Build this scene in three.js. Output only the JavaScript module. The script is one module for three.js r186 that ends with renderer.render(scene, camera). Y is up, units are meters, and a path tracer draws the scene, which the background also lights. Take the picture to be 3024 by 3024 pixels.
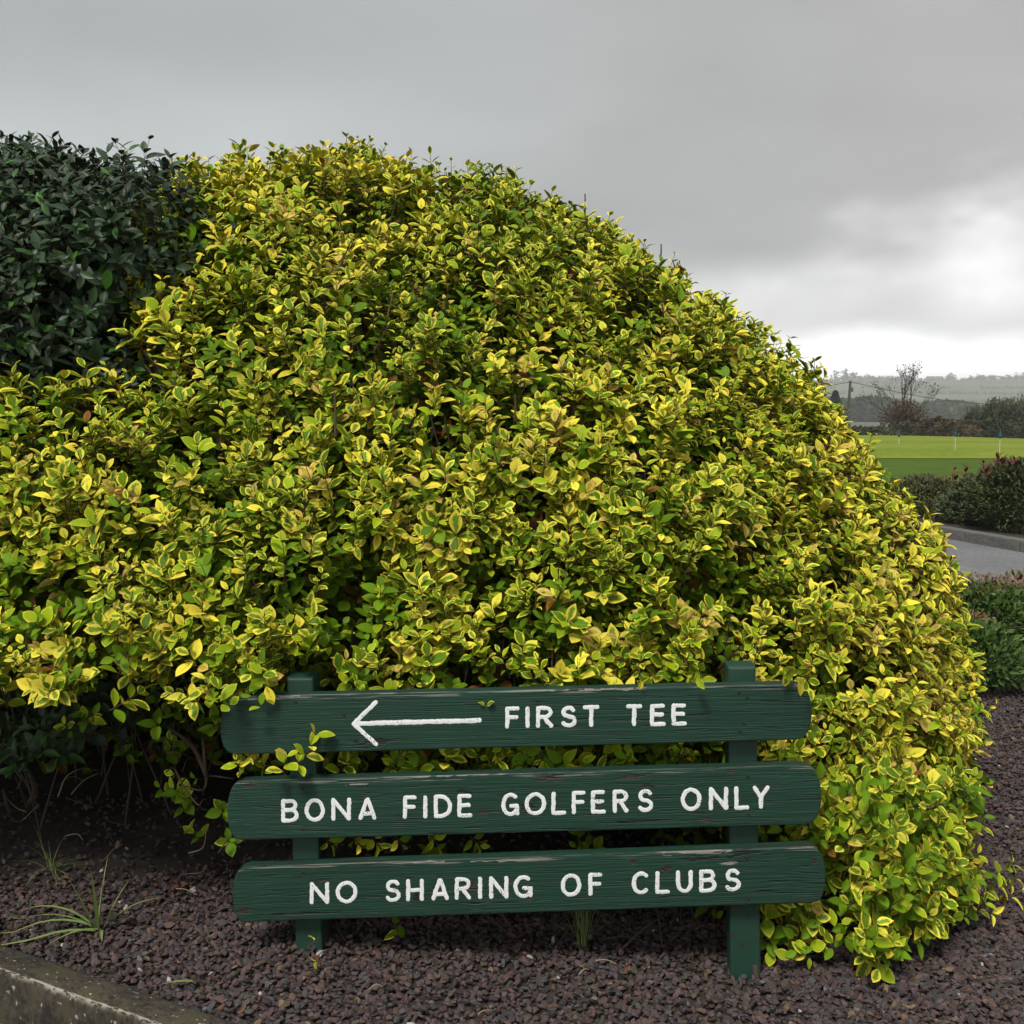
import * as THREE from 'three';
import { mergeGeometries, mergeVertices } from 'three/addons/utils/BufferGeometryUtils.js';
import { RoundedBoxGeometry } from 'three/addons/geometries/RoundedBoxGeometry.js';

// ---------- camera, sky, sun, exposure ----------
const scene = new THREE.Scene();
const CAM_H = 1.4, PITCH = 5.3 * Math.PI / 180, FOCAL = 3029;      // focal length in photograph pixels (3024 square)
const camera = new THREE.PerspectiveCamera(2 * Math.atan(1512 / FOCAL) * 180 / Math.PI, 1, 0.05, 6000);
camera.position.set(0, CAM_H, 0);
camera.rotation.set(-PITCH, 0, 0);
camera.updateMatrixWorld(true);
const renderer = new THREE.WebGLRenderer({ antialias: true });
renderer.toneMapping = THREE.LinearToneMapping;
renderer.toneMappingExposure = 2.35;
renderer.shadowMap.enabled = true;
const SUN_DIR = new THREE.Vector3(-0.28, 0.92, 0.56).normalize();
const SUN_I = 1.5, SKY_GAIN = 0.575;

// ---------- deterministic helpers ----------
function mulberry(a) { return () => { a |= 0; a = a + 0x6D2B79F5 | 0; let t = Math.imul(a ^ a >>> 15, 1 | a); t = t + Math.imul(t ^ t >>> 7, 61 | t) ^ t; return ((t ^ t >>> 14) >>> 0) / 4294967296; }; }
let rnd = mulberry(7);
const R = (a, b) => a + (b - a) * rnd();
const gauss = () => (rnd() + rnd() + rnd() + rnd() - 2) * 0.85;
const lerp = (a, b, t) => a + (b - a) * t;
const clamp = (x, a = 0, b = 1) => Math.min(b, Math.max(a, x));
const smooth = (a, b, x) => { const t = clamp((x - a) / (b - a)); return t * t * (3 - 2 * t); };
function hash3(i, j, k) { let h = Math.imul(i, 374761393) ^ Math.imul(j, 668265263) ^ Math.imul(k, 1274126177); h = Math.imul(h ^ h >>> 13, 1274126177); return ((h ^ h >>> 16) >>> 0) / 4294967296; }
function noise3(x, y, z) {
  const i = Math.floor(x), j = Math.floor(y), k = Math.floor(z); let u = x - i, v = y - j, w = z - k;
  u = u * u * (3 - 2 * u); v = v * v * (3 - 2 * v); w = w * w * (3 - 2 * w);
  const c = (a, b, d) => hash3(i + a, j + b, k + d);
  return lerp(lerp(lerp(c(0, 0, 0), c(1, 0, 0), u), lerp(c(0, 1, 0), c(1, 1, 0), u), v), lerp(lerp(c(0, 0, 1), c(1, 0, 1), u), lerp(c(0, 1, 1), c(1, 1, 1), u), v), w);
}
function fbm(x, y, z = 0, o = 4) { let s = 0, a = 0.5, n = 0; for (let i = 0; i < o; i++) { s += a * noise3(x, y, z); n += a; x = x * 2.03 + 17.1; y = y * 2.03 + 5.7; z = z * 2.03 + 3.3; a *= 0.5; } return s / n; }
const V = (x, y, z) => new THREE.Vector3(x, y, z);
const UP = V(0, 1, 0);
// a photograph pixel gives a direction; distance comes from a plane or a depth
const cP = Math.cos(PITCH), sP = Math.sin(PITCH);
function ray(u, v) { const x = (u - 1512) / FOCAL, y = (1512 - v) / FOCAL; return V(x, y * cP - sP, -(cP + y * sP)); }
const EYE = V(0, CAM_H, 0);
const onLevel = (u, v, y = 0) => { const d = ray(u, v); return EYE.clone().addScaledVector(d, (y - CAM_H) / d.y); };
const atDepth = (u, v, z) => { const d = ray(u, v); return EYE.clone().addScaledVector(d, -z / d.z * 1); };   // z: metres in front
const inFrame = (p, m = 0) => { const y = p.y - CAM_H, cz = -(p.z) * cP - y * sP, cy = y * cP - p.z * -1 * 0 + (-p.z) * sP; if (cz < 0.1) return false; const u = p.x / cz * FOCAL, v = cy / cz * FOCAL; return Math.abs(u) < 1512 + m && Math.abs(v) < 1512 + m; };

// the overcast sky: grey layered cloud, pale low band, a brighter break low on the right
{
  const W = 1536, H = 768, d = new Float32Array(W * H * 4);
  for (let j = 0; j < H; j++) for (let i = 0; i < W; i++) {
    const el = ((j + 0.5) / H - 0.5) * Math.PI, az = ((i + 0.5) / W - 0.5) * 2 * Math.PI;
    const x = Math.cos(el) * Math.cos(az), y = Math.sin(el), z = Math.cos(el) * Math.sin(az);
    const e = el * 180 / Math.PI, ph = Math.atan2(x, -z) * 180 / Math.PI;   // degrees up, degrees right of the view
    let c;
    if (e < 0) c = [0.2, 0.2, 0.18];
    else {
      const q = 1 / (y + 0.16);                                             // a cloud sheet overhead
      const big = fbm(x * q * 0.55 + 3.1, z * q * 0.55 + 8.2, 1.3, 4), fine = fbm(x * q * 1.6 + 9.2, z * q * 1.6 + 1.7, 4.2, 5);
      const wisp = fbm(ph * 0.16 + 40, e * 0.36 + 3, 2.2, 6);
      let L = 0.352 + 0.26 * smooth(14, 80, e) + 0.18 * (big - 0.5) + 0.16 * (fine - 0.5);
      L += 0.09 * smooth(6, -14, ph) * smooth(20, 12, e) * smooth(60, 20, Math.abs(ph + 15));
      const top = 9.6 + 5.5 * (wisp - 0.5) + 0.16 * (Math.abs(ph) - 20) ;    // lower edge of the grey deck
      const breakAmt = 0.35 + 0.65 * smooth(-6, 13, ph) * smooth(75, 40, ph);
      L = lerp(L, lerp(0.54, 0.8, breakAmt) + 0.75 * (wisp - 0.5), smooth(top + 1.6, top - 3.0, e) * (0.35 + 0.65 * breakAmt));
      const veil = smooth(8.0, 5.6, e + 4 * (wisp - 0.5)) * smooth(3.0, 4.2, e + 2.2 * (wisp - 0.5));
      L = lerp(L, 0.68 + 0.3 * (wisp - 0.5), veil * 0.85);
      L = lerp(L, 0.85 + 0.6 * breakAmt, smooth(4.8, 2.6, e + 2.2 * (wisp - 0.5)));
      L = Math.max(L, 0.2);
      const cool = smooth(0.9, 0.35, L) * smooth(25, -20, ph);
      c = [L * (0.992 - 0.05 * cool), L, L * (0.996 + 0.02 * cool)];
    }
    const o = (j * W + i) * 4; d[o] = c[0] * SKY_GAIN; d[o + 1] = c[1] * SKY_GAIN; d[o + 2] = c[2] * SKY_GAIN; d[o + 3] = 1;
  }
  const t = new THREE.DataTexture(d, W, H, THREE.RGBAFormat, THREE.FloatType);
  t.mapping = THREE.EquirectangularReflectionMapping; t.magFilter = t.minFilter = THREE.LinearFilter; t.needsUpdate = true;
  scene.background = t; scene.environment = t;
}
const sun = new THREE.DirectionalLight(new THREE.Color().setRGB(1, 0.965, 0.9), SUN_I);
sun.name = 'sun'; sun.position.copy(SUN_DIR).multiplyScalar(40).add(V(0, 0, -4)); sun.target.position.set(0, 0, -4);
sun.castShadow = true; sun.shadow.radius = 30; sun.shadow.mapSize.set(2048, 2048);
Object.assign(sun.shadow.camera, { left: -9, right: 9, top: 9, bottom: -9, near: 1, far: 120 });
scene.add(sun, sun.target);
scene.fog = new THREE.FogExp2(new THREE.Color().setRGB(0.86, 0.88, 0.88), 0.00062);

// ---------- naming ----------
const used = {};
function numbered(n) { const k = used[n] = (used[n] ?? -1) + 1; return k ? `${n}_${String(k).padStart(3, '0')}` : n; }
function tag(o, label, category, group, kind) { o.userData.label = label; if (category) o.userData.category = category; if (group) o.userData.group = group; if (kind) o.userData.kind = kind; return o; }
function thing(name, label, category, pos = [0, 0, 0], group, kind) { const g = new THREE.Group(); g.name = numbered(name); g.position.set(...pos); scene.add(g); return tag(g, label, category, group, kind); }
function part(name, geo, mat, parent) { const m = new THREE.Mesh(geo, mat); m.name = name; m.castShadow = m.receiveShadow = true; parent.add(m); return m; }
function structure(name, geo, mat, label, category) { const m = new THREE.Mesh(geo, mat); m.name = numbered(name); m.castShadow = m.receiveShadow = true; m.userData.kind = 'structure'; if (label) m.userData.label = label; if (category) m.userData.category = category; scene.add(m); return m; }
function instanced(name, geo, mat, items, parent, stuff = true) {
  const m = new THREE.InstancedMesh(geo, mat, items.length); m.name = name; m.castShadow = m.receiveShadow = true;
  items.forEach((it, i) => { m.setMatrixAt(i, it.m); m.setColorAt(i, it.c); });
  if (stuff) m.userData.kind = 'stuff'; parent.add(m); return m;
}
const C = (r, g, b) => new THREE.Color().setRGB(r, g, b);
const matte = (c, o = {}) => new THREE.MeshPhysicalMaterial({ color: c, roughness: 1, specularIntensity: 0.08, ...o });
const std = (c, o = {}) => new THREE.MeshStandardMaterial({ color: c, roughness: 0.9, ...o });
function dataTex(W, H, fn, srgb = true, repeat = true) {
  const d = new Uint8Array(W * H * 4), out = [0, 0, 0];
  for (let j = 0; j < H; j++) for (let i = 0; i < W; i++) { fn(i / W, j / H, out); const o = (j * W + i) * 4; for (let k = 0; k < 3; k++) { let v = clamp(out[k]); if (srgb) v = v <= 0.0031308 ? 12.92 * v : 1.055 * v ** (1 / 2.4) - 0.055; d[o + k] = Math.round(v * 255); } d[o + 3] = 255; }
  const t = new THREE.DataTexture(d, W, H); t.magFilter = THREE.LinearFilter; t.minFilter = THREE.LinearMipmapLinearFilter; t.generateMipmaps = true;
  t.wrapS = t.wrapT = repeat ? THREE.RepeatWrapping : THREE.ClampToEdgeWrapping; if (srgb) t.colorSpace = THREE.SRGBColorSpace; t.needsUpdate = true; return t;
}
const mix3 = (o, a, b, t) => { for (let k = 0; k < 3; k++) o[k] = lerp(a[k], b[k], t); return o; };
function tube(pts, r0, r1, seg = 5) {
  const curve = new THREE.CatmullRomCurve3(pts), n = Math.max(3, pts.length * 3), g = new THREE.TubeGeometry(curve, n, 1, seg, false), p = g.attributes.position, q = V(0, 0, 0);
  for (let i = 0; i <= n; i++) { curve.getPointAt(i / n, q); const r = lerp(r0, r1, i / n); for (let j = 0; j <= seg; j++) { const k = i * (seg + 1) + j; p.setXYZ(k, q.x + (p.getX(k) - q.x) * r, q.y + (p.getY(k) - q.y) * r, q.z + (p.getZ(k) - q.z) * r); } }
  return g;
}

// ---------- ground ----------
const kerbA = onLevel(0, 2777, 0.03), kerbB = onLevel(750, 3024, 0.03), kerbC = onLevel(0, 2857, 0.03);
const kd = kerbB.clone().sub(kerbA).setY(0).normalize(), kn = V(-kd.z, 0, kd.x);   // along the kerb; towards the road
if (kn.z < 0) kn.negate();
const kerbW = kerbC.clone().sub(kerbA).dot(kn);
function groundY(x, z) {
  let h = 0.022 * (fbm(x * 1.7 + 5, z * 1.7 + 2, 0, 3) - 0.5) + 0.03 * Math.exp(-((x + 0.55) ** 2 + (z + 2.65) ** 2) / 0.12) - 0.012;
  h += 0.05 * smooth(-2.9, -3.6, z) * smooth(0.6, 0.0, x);
  return h;
}
structure('ground', (() => { const g = new THREE.PlaneGeometry(9000, 9000, 1, 1); g.rotateX(-Math.PI / 2); g.translate(0, -0.3, 0); return g; })(), std(C(0.075, 0.09, 0.05)), 'level pasture land reaching out to the foot of the hill', 'ground');
const roadTex = dataTex(256, 256, (u, v, o) => { const n = fbm(u * 90, v * 90, 0, 2), m = fbm(u * 6, v * 6, 3, 3), k = 0.13 + 0.10 * (n - 0.5) + 0.05 * (m - 0.5); o[0] = k; o[1] = k; o[2] = k * 1.04; });
roadTex.repeat.set(0.7, 0.7);
const roadMat = std(0xffffff, { map: roadTex, bumpMap: roadTex, bumpScale: 0.004, roughness: 0.85 });
{ // the road the camera stands on, below the front kerb
  const a = kerbA.clone().addScaledVector(kn, kerbW - 0.03), g = new THREE.PlaneGeometry(16, 5); g.rotateX(-Math.PI / 2); g.translate(0, 0, 2.5); g.rotateY(Math.atan2(kn.x, kn.z)); g.translate(a.x, -0.2, a.z);
  structure('road', g, roadMat, 'grey tarmac lane below the mossy kerb in front of the sign', 'road');
}
// gravel bed
const soilTex = dataTex(512, 512, (u, v, o) => { const n = fbm(u * 120, v * 120, 1, 3), m = fbm(u * 14, v * 14, 8, 4); mix3(o, [0.012, 0.009, 0.007], [0.04, 0.029, 0.024], clamp(0.5 + 1.6 * (n - 0.5) + 0.6 * (m - 0.5))); });
soilTex.repeat.set(0.6, 0.6);
const bed = thing('gravel_bed', 'bed of small purple brown stone chippings round the hedge and sign', 'gravel', [0, 0, 0], null, 'structure');
{
  const xs = [-4, 4.2], zs = [-7.4, -1.2], nx = 160, nz = 130, g = new THREE.PlaneGeometry(xs[1] - xs[0], zs[1] - zs[0], nx, nz); g.rotateX(-Math.PI / 2); g.translate((xs[0] + xs[1]) / 2, 0, (zs[0] + zs[1]) / 2);
  const p = g.attributes.position, uv = g.attributes.uv;
  for (let i = 0; i < p.count; i++) { let x = p.getX(i), z = p.getZ(i); const s = V(x, 0, z).sub(kerbA).dot(kn); if (s > 0.02) { x -= kn.x * (s - 0.02); z -= kn.z * (s - 0.02); } p.setXYZ(i, x, groundY(x, z) - 0.008 - (s > 0 ? Math.min(s, 0.1) * 0.3 : 0), z); uv.setXY(i, x, z); }
  g.computeVertexNormals(); part('soil', g, std(0xffffff, { map: soilTex, bumpMap: soilTex, bumpScale: 0.01 }), bed);
}
const stoneGeos = [];
for (let k = 0; k < 9; k++) {
  let g = new THREE.IcosahedronGeometry(1, k < 6 ? 0 : 1); g.deleteAttribute('normal'); g.deleteAttribute('uv'); g = mergeVertices(g, 1e-4); const p = g.attributes.position;
  const cut = []; for (let c = 0; c < 4; c++) cut.push([V(gauss(), gauss(), gauss()).normalize(), R(0.45, 0.75)]);
  for (let i = 0; i < p.count; i++) { const q = V().fromBufferAttribute(p, i).multiplyScalar(R(0.8, 1.2)); for (const [n, d] of cut) { const s = q.dot(n); if (s > d) q.addScaledVector(n, d - s); } p.setXYZ(i, q.x * 1.15, q.y * 0.62, q.z * 0.9); }
  g = g.toNonIndexed(); g.computeVertexNormals(); stoneGeos.push(g);
}
const stoneTex = dataTex(64, 64, (u, v, o) => { const k = 0.8 + 0.5 * (fbm(u * 14, v * 14, 2, 3) - 0.5); o[0] = o[1] = o[2] = k; });
const stoneMat = std(0xffffff, { roughness: 0.82 });
function stoneColour() {
  const r = rnd(), k = R(0.26, 0.78);
  if (r < 0.50) return C(0.118 * k, 0.074 * k, 0.074 * k);      // purple brown
  if (r < 0.72) return C(0.082 * k, 0.074 * k, 0.078 * k);      // grey
  if (r < 0.86) return C(0.125 * k, 0.07 * k, 0.056 * k);       // reddish
  if (r < 0.945) return C(0.085 * k, 0.07 * k, 0.05 * k);       // olive brown
  if (r < 0.975) return C(0.22 * k, 0.14 * k, 0.08 * k);        // tan
  if (r < 0.9965) return C(0.15 * k, 0.15 * k, 0.155 * k);
  return C(0.36, 0.34, 0.32);
}
const stones = [];
{
  const q = new THREE.Quaternion(), e = new THREE.Euler();
  const N = 175000;
  for (let i = 0; i < N; i++) {
    const far = rnd() < 0.62, x = far ? R(0.7, 3.6) : R(-2.3, 1.6), z = far ? R(-7.2, -2.0) : R(-3.7, -1.7);
    if (V(x, 0, z).sub(kerbA).dot(kn) > -0.004) continue;
    const fx = x / -z; if (Math.abs(fx) > 0.62) continue;
    if (x < 1.3 && z < -3.6) continue; if (x < 1.9 && z < -4.6) continue;
    const hollow = smooth(-2.75, -3.2, z) * smooth(0.7, 0.3, x); if (rnd() < hollow * 0.9) continue;
    const s = R(0.0044, 0.0106) * (rnd() < 0.12 ? 1.3 : 1);
    e.set(R(-0.7, 0.7), R(0, 6.28), R(-0.7, 0.7)); q.setFromEuler(e);
    const y = groundY(x, z) + R(-0.008, 0.010);
    const sc = V(s * R(0.8, 1.25), s * R(0.7, 1.15), s * R(0.8, 1.25));
    const pos = V(x, y, z);
    stones.push({ m: new THREE.Matrix4().compose(pos, q, sc), c: stoneColour(), k: Math.floor(rnd() * 9), pos, size: s / pos.distanceTo(EYE), y });
  }
}
{
  const vis = stones.filter((s) => inFrame(s.pos, -20)).sort((a, b) => (b.size + b.y * 0.06) - (a.size + a.y * 0.06)).slice(0, 300), own = new Set(vis);
  const stoneMats = new Map();
  for (const s of vis) {
    const key = [s.c.r, s.c.g, s.c.b].map((x) => Math.round(x * 60)).join(); if (!stoneMats.has(key)) stoneMats.set(key, std(s.c, { roughness: 0.82 }));
    const m = part('stone', stoneGeos[s.k], stoneMats.get(key), bed); s.m.decompose(m.position, m.quaternion, m.scale);
  }
  const rest = new THREE.Group(); rest.name = 'chippings'; rest.userData.kind = 'stuff'; bed.add(rest);
  for (let k = 0; k < 9; k++) instanced('chipping', stoneGeos[k], stoneMat, stones.filter((s) => s.k === k && !own.has(s)), rest);
}
// front kerb: mossy concrete edging
{
  const kerbTex = dataTex(1024, 256, (u, v, o) => {   // u along 0.92 m, v across top (0..0.42), arris, then down the face
    const n = fbm(u * 60, v * 30, 1, 4), m = fbm(u * 9, v * 5, 5, 4), g = fbm(u * 150, v * 75, 9, 2);
    mix3(o, [0.012, 0.010, 0.0065], [0.054, 0.044, 0.029], clamp(0.5 + 1.5 * (n - 0.5) + 1.2 * (m - 0.5) + 1.3 * (g - 0.5)));
    const moss = smooth(0.54, 0.68, fbm(u * 16 + 3, v * 8, 12, 4)); mix3(o, o.slice(), [0.05, 0.043, 0.018], moss * 0.6);
    const lichen = smooth(0.755, 0.79, fbm(u * 62, v * 31, 33, 3)); mix3(o, o.slice(), [0.26, 0.25, 0.21], lichen);
    const wear = smooth(0.035, 0.006, Math.abs(v - 0.42 - 0.02 * (fbm(u * 25, 0, 4, 3) - 0.5))) * smooth(0.34, 0.56, fbm(u * 70, v * 60, 51, 3)); mix3(o, o.slice(), [0.30, 0.27, 0.22], wear);
  });
  const kMat = std(0xffffff, { map: kerbTex, bumpMap: kerbTex, bumpScale: 0.006, roughness: 0.95 });
  const L = 0.915, hgt = 0.28, prof = [[-0.012, -hgt], [0, -0.02], [0.006, -0.004], [0.02, 0.002], [kerbW * 0.5, 0.003], [kerbW - 0.022, 0.001], [kerbW - 0.006, -0.008], [kerbW, -0.026], [kerbW + 0.006, -0.1], [kerbW + 0.012, -hgt]];
  const g = new THREE.BufferGeometry(), pos = [], uv = [], idx = [], n = 60, m = prof.length;
  for (let i = 0; i <= n; i++) for (let j = 0; j < m; j++) { const t = i / n, w = 0.007 * (fbm(i * 0.35, j * 1.3, 7, 3) - 0.5); pos.push(t * (L - 0.008), prof[j][1] + w, prof[j][0] + w); uv.push(t, j < 2 ? 0 : j < 6 ? (prof[j][0] / kerbW) * 0.40 : 0.42 + (-prof[j][1]) * 1.8); }
  for (let i = 0; i < n; i++) for (let j = 0; j < m - 1; j++) { const a = i * m + j; idx.push(a, a + 1, a + m, a + 1, a + m + 1, a + m); }
  for (const i of [0, n]) { const b = pos.length / 3; for (let j = 0; j < m; j++) { pos.push(pos[(i * m + j) * 3], pos[(i * m + j) * 3 + 1], pos[(i * m + j) * 3 + 2]); uv.push(0.3 + prof[j][0], 0.6 + prof[j][1]); } for (let j = 1; j < m - 1; j++) idx.push(b, b + j, b + j + 1); }
  g.setAttribute('position', new THREE.Float32BufferAttribute(pos, 3)); g.setAttribute('uv', new THREE.Float32BufferAttribute(uv, 2)); g.setIndex(idx); g.computeVertexNormals();
  const kerb = thing('kerb', 'mossy concrete kerb with a pale worn edge at the front of the gravel', 'kerb', [kerbA.x, 0.03, kerbA.z], null, 'structure');
  kerb.rotation.y = Math.atan2(-kd.z, kd.x);
  for (let k = -2; k < 3; k++) { const s = part('kerb_stone', g, kMat, kerb); s.position.x = k * L - 0.1; s.position.y = R(-0.003, 0.003); }
}

// ---------- the sign ----------
const YAW = 4 * Math.PI / 180, SX = V(Math.cos(YAW), 0, Math.sin(YAW)), SN = V(-Math.sin(YAW), 0, Math.cos(YAW));
const S0 = atDepth(1540, 2300, 2.47); S0.y = 0;
function onSign(u, v, off = 0) { const d = ray(u, v), o = S0.clone().addScaledVector(SN, off), t = o.clone().sub(EYE).dot(SN) / d.dot(SN), p = EYE.clone().addScaledVector(d, t).sub(S0); return [p.dot(SX), p.y]; }
const signLocal = (p) => { const q = p.clone().sub(S0); return V(q.dot(SX), p.y, q.dot(SN)); };
const signWorld = (x, y, z) => S0.clone().addScaledVector(SX, x).addScaledVector(SN, z).setY(y);
const sign = thing('wooden_sign', 'dark green wooden sign of three boards with white carved lettering on two posts', 'sign', [S0.x, 0, S0.z]);
sign.rotation.y = -YAW;
const T = 0.036;
const GREEN = [0.0086, 0.038, 0.0235];
function boardTextures(seed, L, H, chips) {
  const W = 1536, Hh = 192, bump = new Float32Array(W * Hh);
  const px = (u, v, o) => {
    const x = u * L, y = v * H;                                         // metres
    const grain = fbm(x * 9 + seed * 7, y * 420, seed, 3), grain2 = fbm(x * 22, y * 900, seed + 4, 2), patch = fbm(x * 5, y * 30, seed + 9, 3);
    let h = 0.62 + 0.34 * (grain - 0.5) + 0.16 * (grain2 - 0.5);
    mix3(o, GREEN.map((c) => c * 0.80), GREEN.map((c) => c * 1.22), clamp(0.5 + 0.9 * (grain - 0.5) + 0.7 * (patch - 0.5) + 0.6 * (grain2 - 0.5)));
    const rub = smooth(0.62, 0.75, fbm(x * 16, y * 300, seed + 21, 3)) * 0.35; mix3(o, o.slice(), [0.030, 0.062, 0.047], rub);
    const ends = 0.05 * smooth(0.75, 1.0, u);                            // the right ends have split more
    const crk = fbm(x * 11 + 3, y * 520 + 20 * fbm(x * 3, y * 20, seed, 2), seed + 31, 2), crack = smooth(0.765 - ends, 0.80 - ends, crk); mix3(o, o.slice(), [0.006, 0.010, 0.008], crack * 0.8); h -= 0.5 * crack;
    // wear along the top arris: bare grey wood in streaks
    const edge = v + 0.03 * (v > 0.85 ? fbm(x * 14, 2, seed, 3) - 0.5 : 0), wear = v < 0.85 ? 0 : smooth(0.905, 0.935, edge) * smooth(1.03, 0.985, edge) * smooth(0.56, 0.66, fbm(x * 9, y * 420, seed + 41, 3)); mix3(o, o.slice(), [0.20, 0.18, 0.16], wear * 0.85); h -= 0.12 * wear;
    const low = v > 0.15 ? 0 : smooth(0.07, 0.02, v + 0.05 * (fbm(x * 25, 5, seed, 3) - 0.5)) * smooth(0.5, 0.6, fbm(x * 20, y * 100, seed + 44, 3)); mix3(o, o.slice(), [0.02, 0.02, 0.015], low * 0.8);
    for (const [cu, cv, rx, ry, kind] of chips) { const dx = (u - cu) / rx, dy = (v - cv) / ry, r = Math.hypot(dx, dy); if (r < 1.4) { const a = smooth(0.08, -0.05, r - 0.62 + 2.2 * (fbm(x * 55, y * 330, seed + 50, 3) - 0.5)); if (a > 0) { mix3(o, o.slice(), kind === 1 ? [0.22, 0.19, 0.165] : kind === 2 ? [0.010, 0.013, 0.010] : [0.040, 0.017, 0.014], a); h -= 0.25 * a; } } }
    return h;
  };
  const map = dataTex(W, Hh, (u, v, o) => { bump[Math.round(v * Hh) * W + Math.round(u * W)] = px(u, v, o); });
  const bm = dataTex(W, Hh, (u, v, o) => { o[0] = o[1] = o[2] = clamp(bump[Math.round(v * Hh) * W + Math.round(u * W)]); }, false);
  return [map, bm];
}
function endArc(top, bot, bulge, dir) {   // from top corner to bottom corner over the bulged end
  const out = [], n = 14; for (let i = 0; i <= n; i++) { const t = i / n, a = t * Math.PI, s = Math.pow(Math.sin(a), 0.62); out.push([lerp(top[0], bot[0], t) + dir * s * bulge + 0, lerp(top[1], bot[1], (1 - Math.cos(a)) / 2 * 0.75 + t * 0.25)]); } return out;
}
const boardsPx = [
  { tl: [712, 2056], tr: [2347, 2019], br: [2350, 2186], bl: [698, 2229], lb: 56, rb: 50 },
  { tl: [716, 2306], tr: [2366, 2259], br: [2374, 2436], bl: [712, 2483], lb: 44, rb: 57 },
  { tl: [728, 2560], tr: [2386, 2499], br: [2398, 2668], bl: [725, 2725], lb: 41, rb: 47 },
];
// carved letters: strokes in a unit box, y up
const arc = (cx, cy, rx, ry, a0, a1, n = 12) => Array.from({ length: n + 1 }, (_, i) => { const a = (a0 + (a1 - a0) * i / n) * Math.PI / 180; return [cx + rx * Math.cos(a), cy + ry * Math.sin(a)]; });
const GLYPH = {
  A: [[[0, 0], [0.22, 0.45], [0.46, 0.97], [0.54, 0.97], [0.78, 0.45], [1, 0]], [[0.14, 0.24], [0.86, 0.24]]],
  B: [[[0, 0], [0, 1]], [[0, 1], [0.5, 1], ...arc(0.5, 0.77, 0.4, 0.23, 90, -90, 8), [0, 0.54]], [[0, 0.54], [0.55, 0.54], ...arc(0.55, 0.27, 0.45, 0.27, 90, -90, 8), [0, 0]]],
  C: [arc(0.52, 0.5, 0.52, 0.5, 48, 312, 18)],
  D: [[[0, 0], [0, 1]], [[0, 1], [0.4, 1], ...arc(0.4, 0.5, 0.6, 0.5, 90, -90, 12), [0, 0]]],
  E: [[[0, 0], [0, 1]], [[0, 1], [0.92, 1]], [[0, 0.53], [0.85, 0.53]], [[0, 0], [1, 0]]],
  F: [[[0, 0], [0, 1]], [[0, 1], [1, 1]], [[0, 0.52], [0.9, 0.52]]],
  G: [arc(0.52, 0.5, 0.52, 0.5, 50, 325, 18), [[0.55, 0.42], [1, 0.42], [1, 0.02]]],
  H: [[[0, 0], [0, 1]], [[1, 0], [1, 1]], [[0, 0.5], [1, 0.5]]],
  I: [[[0.5, 0], [0.5, 1]]],
  L: [[[0, 1], [0, 0]], [[0, 0], [1, 0]]],
  N: [[[0, 0], [0, 1]], [[0, 1], [1, 0]], [[1, 0], [1, 1]]],
  O: [arc(0.5, 0.5, 0.5, 0.5, 0, 362, 26)],
  R: [[[0, 0], [0, 1]], [[0, 1], [0.5, 1], ...arc(0.5, 0.75, 0.45, 0.25, 90, -90, 8), [0, 0.5]], [[0.42, 0.5], [1, 0]]],
  S: [[...arc(0.5, 0.75, 0.42, 0.25, 25, 230, 10), [0.5, 0.52], ...arc(0.5, 0.26, 0.48, 0.26, 60, -155, 12)]],
  T: [[[0, 1], [1, 1]], [[0.5, 1], [0.5, 0]]],
  U: [[[0, 1], [0, 0.4], ...arc(0.5, 0.42, 0.5, 0.42, 180, 360, 12), [1, 1]]],
  Y: [[[0, 1], [0.5, 0.5], [1, 1]], [[0.5, 0.5], [0.5, 0]]],
};
const TEXT = [
  { h: [2086, 2152, 1500, 2077, 2143, 2010], s: 'F 1491.6 1535 I 1551.5 1563 R 1582.6 1634.5 S 1654.7 1704.3 T 1720.8 1771 T 1848 1897 E 1919.5 1967 E 1983 2029' },
  { h: [2359, 2429, 856, 2319, 2389, 2247], s: 'B 830 883 O 899 960 N 978 1037 A 1058 1112 F 1190 1231.5 I 1249.6 1262.5 D 1280.6 1335 E 1350.5 1396 G 1480 1534 O 1549 1613 L 1628 1673 F 1688 1730 E 1745 1790 R 1809 1857 S 1881.5 1930.6 O 2010 2072 N 2093 2150 L 2168 2213 Y 2222 2273' },
  { h: [2603, 2671, 944, 2564, 2633, 2163], s: 'N 914.7 972.7 O 991 1055.5 S 1136 1185 H 1199 1252 A 1273 1326 R 1343 1392 I 1411.6 1423 N 1443.7 1501.7 G 1516 1573 O 1655 1717 F 1737 1779.5 C 1865 1920 L 1935 1979 U 1996 2046 B 2064 2116 S 2139 2188' },
];
const whiteTex = dataTex(512, 512, (u, v, o) => { const n = fbm(u * 120, v * 120, 3, 3), g = fbm(u * 30, v * 30, 6, 3); const k = 0.78 + 0.10 * (g - 0.5) + 0.1 * (n - 0.5); o[0] = k * 0.985; o[1] = k; o[2] = k * 0.985; const chip = smooth(0.715, 0.745, n * 0.75 + 0.25 * fbm(u * 14, v * 14, 9, 2) + 0.04); mix3(o, o.slice(), [0.05, 0.045, 0.04], chip); });
whiteTex.repeat.set(4, 4);
const whiteMat = std(0xffffff, { map: whiteTex, roughness: 0.6, side: THREE.DoubleSide });
let strokeLift = 0;
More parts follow.
